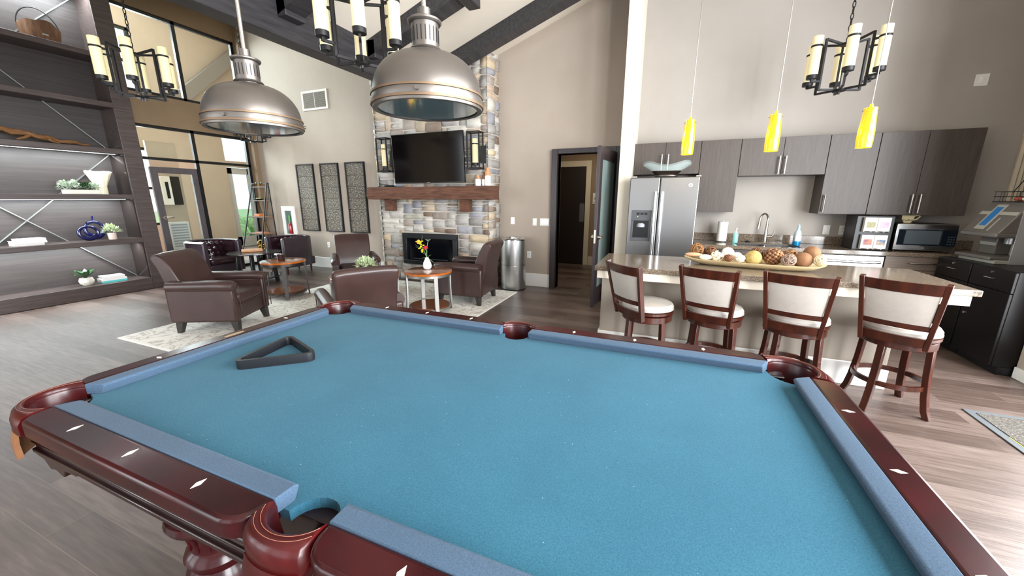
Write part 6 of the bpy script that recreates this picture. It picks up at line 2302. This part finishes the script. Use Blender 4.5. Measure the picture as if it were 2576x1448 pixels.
def make_chand(label, ztop, mat):
    t = thing('chandelier', label, 'chandelier', (0, 0, 0), 0, 'six candle iron chandeliers')
    MB().lathe([(0, -0.03), (0.012, -0.03), (0.014, -0.01), (0.05, -0.008), (0.058, 0.0), (0.055, 0.012), (0.02, 0.02), (0, 0.02)], 28).build('bottom_hub', m_iron, t)
    MB().lathe([(0, 0.40), (0.05, 0.402), (0.058, 0.41), (0.055, 0.42), (0, 0.425)], 28).build('top_hub', m_iron, t)
    MB().cyl((0, 0, 0.02), (0, 0, 0.4), 0.005).build('centre_rod', m_iron, t)
    for k in range(6):
        a = k * PI / 3 + 0.32
        ca, sa = math.cos(a), math.sin(a)
        def Q(r_, z):
            return (r_ * ca, r_ * sa, z)
        up_ = (-sa, ca, 0)
        ar = MB()
        for seg in ([Q(0.04, 0.01), Q(0.2, 0.01)], [Q(0.2, 0.004), Q(0.2, 0.462)], [Q(0.2, 0.456), Q(0.05, 0.415)], [Q(0.2, 0.085), Q(0.285, 0.085)], [Q(0.285, 0.079), Q(0.285, 0.11)], [Q(0.2, 0.392), Q(0.242, 0.392)]):
            ar.tube(seg, 0.006, 4, rect=(0.018, 0.018), up=up_)
        arm = ar.build('arm', m_iron, t)
        c = Q(0.285, 0)
        MB().lathe([(0, 0.105), (0.046, 0.105), (0.047, 0.14), (0, 0.14)], 22, (c[0], c[1], 0)).build('candle_cup', m_iron, arm)
        MB().lathe([(0.044, 0.14), (0.044, 0.478), (0.04, 0.48), (0.04, 0.14)], 22, (c[0], c[1], 0), False).build('candle_shade', mat, arm)
        MB().lathe([(0.044, 0.385), (0.047, 0.385), (0.047, 0.402), (0.044, 0.402)], 22, (c[0], c[1], 0), False).build('candle_band', m_iron, arm)
    ch = MB()
    z = 0.42
    i = 0
    while z < ztop - 0.06:
        s_ = 1 if i % 2 else 0
        pts = []
        for j in range(12):
            b_ = 2 * PI * j / 12
            pts.append(((0.011 * math.cos(b_)) * (1 - s_), (0.011 * math.cos(b_)) * s_, z + 0.028 + 0.03 * math.sin(b_)))
        ch.tube(pts, 0.0045, 6, loop=True, up=((0, 1, 0) if not s_ else (1, 0, 0)))
        z += 0.05
        i += 1
    o = ch.build('chain', m_iron, t)
    o['kind'] = 'stuff'
    MB().lathe([(0, ztop), (0.065, ztop), (0.055, ztop - 0.03), (0.01, ztop - 0.04), (0, ztop - 0.06)], 24).build('canopy', m_iron, t)
    return t


for x, y, z, mat, a, lb in ((1.45, 5.0, 2.53, m_candle_hot, 0.06, 'candle chandelier hanging before the kitchen wall'),
                            (-2.27, 2.53, 2.495, m_candle_hot, -0.11, 'candle chandelier cut by the top of the picture between the dome pendants'),
                            (-5.25, 2.54, 2.53, m_candle, 0.13, 'candle chandelier in front of the clerestory glass'),
                            (-7.35, 5.15, 2.53, m_candle, 0.4, 'candle chandelier half hidden behind a dome pendant')):
    c_ = make_chand(lb, ceil_z(x) - z - 0.012, mat)
    c_.location, c_.rotation_euler = (x, y, z), (0, 0, a)


def make_amber(label, ztop):
    t = thing('amber_pendant', label, 'pendant lamp', (0, 0, 0), 0, 'amber glass pendants over the island')
    pr = [(0.047, 0.0), (0.05, 0.05), (0.049, 0.12), (0.043, 0.2), (0.04, 0.27)]
    MB().lathe(pr + [(r_ - 0.004, z) for r_, z in reversed(pr)], 32, caps=False).build('glass_shade', m_amber_g, t)
    MB().lathe([(0, 0.268), (0.04, 0.268), (0.04, 0.274), (0.012, 0.28), (0.01, 0.3), (0, 0.3)], 24).build('cap', m_amber, t)
    pn = MB().cyl((-0.048, 0, 0.255), (0.048, 0, 0.255), 0.002, n=6)
    pn.build('cross_pin', m_iron, t)
    MB().sphere((0, 0, 0.14), 0.028, (1, 1, 1.4)).build('bulb', m_glow, t)
    MB().cyl((0, 0, 0.3), (0, 0, ztop), 0.003, n=8).build('cord', m_nickel, t)
    MB().lathe([(0, ztop), (0.05, ztop), (0.042, ztop - 0.025), (0, ztop - 0.03)], 24).build('canopy', m_nickel, t)
    return t


def amber_mat():
    m, nt, b = newmat('amber_glass_shade')
    v = coords(nt, (1, 1, 1))
    wv = nt.nodes.new('ShaderNodeTexWave')
    wv.inputs['Scale'].default_value = 60
    wv.inputs['Distortion'].default_value = 4
    wv.bands_direction = 'DIAGONAL'
    nt.links.new(v, wv.inputs['Vector'])
    sx_ = nt.nodes.new('ShaderNodeSeparateXYZ')
    nt.links.new(v, sx_.inputs[0])
    c = ramp(nt, wv.outputs['Fac'], [(0.2, '#d99400'), (0.8, '#f2b71c')])
    nt.links.new(c, b.inputs['Base Color'])
    nt.links.new(c, b.inputs['Emission Color'])
    g = ramp(nt, sx_.outputs['Z'], [(0.0, (0.55, 0.55, 0.55, 1)), (0.12, (1.7, 1.7, 1.7, 1)), (0.2, (0.75, 0.75, 0.75, 1)), (0.27, (0.45, 0.45, 0.45, 1))])
    nt.links.new(g, b.inputs['Emission Strength'])
    b.inputs['Roughness'].default_value = 0.2
    b.inputs['Coat Weight'].default_value = 0.5
    return m


m_amber_g = amber_mat()
for x, lb in ((0.10, 'amber glass pendant lamp nearest the refrigerator'), (0.715, 'amber glass pendant lamp, the middle of three over the island'), (1.30, 'amber glass pendant lamp at the right end over the island')):
    p = make_amber(lb, ceil_z(x) - 1.865 - 0.012)
    p.location = (x, 3.75, 1.865)
    point('amber_bulb', (x, 3.75, 1.83), 2.5, (1.0, 0.78, 0.4), 0.03)
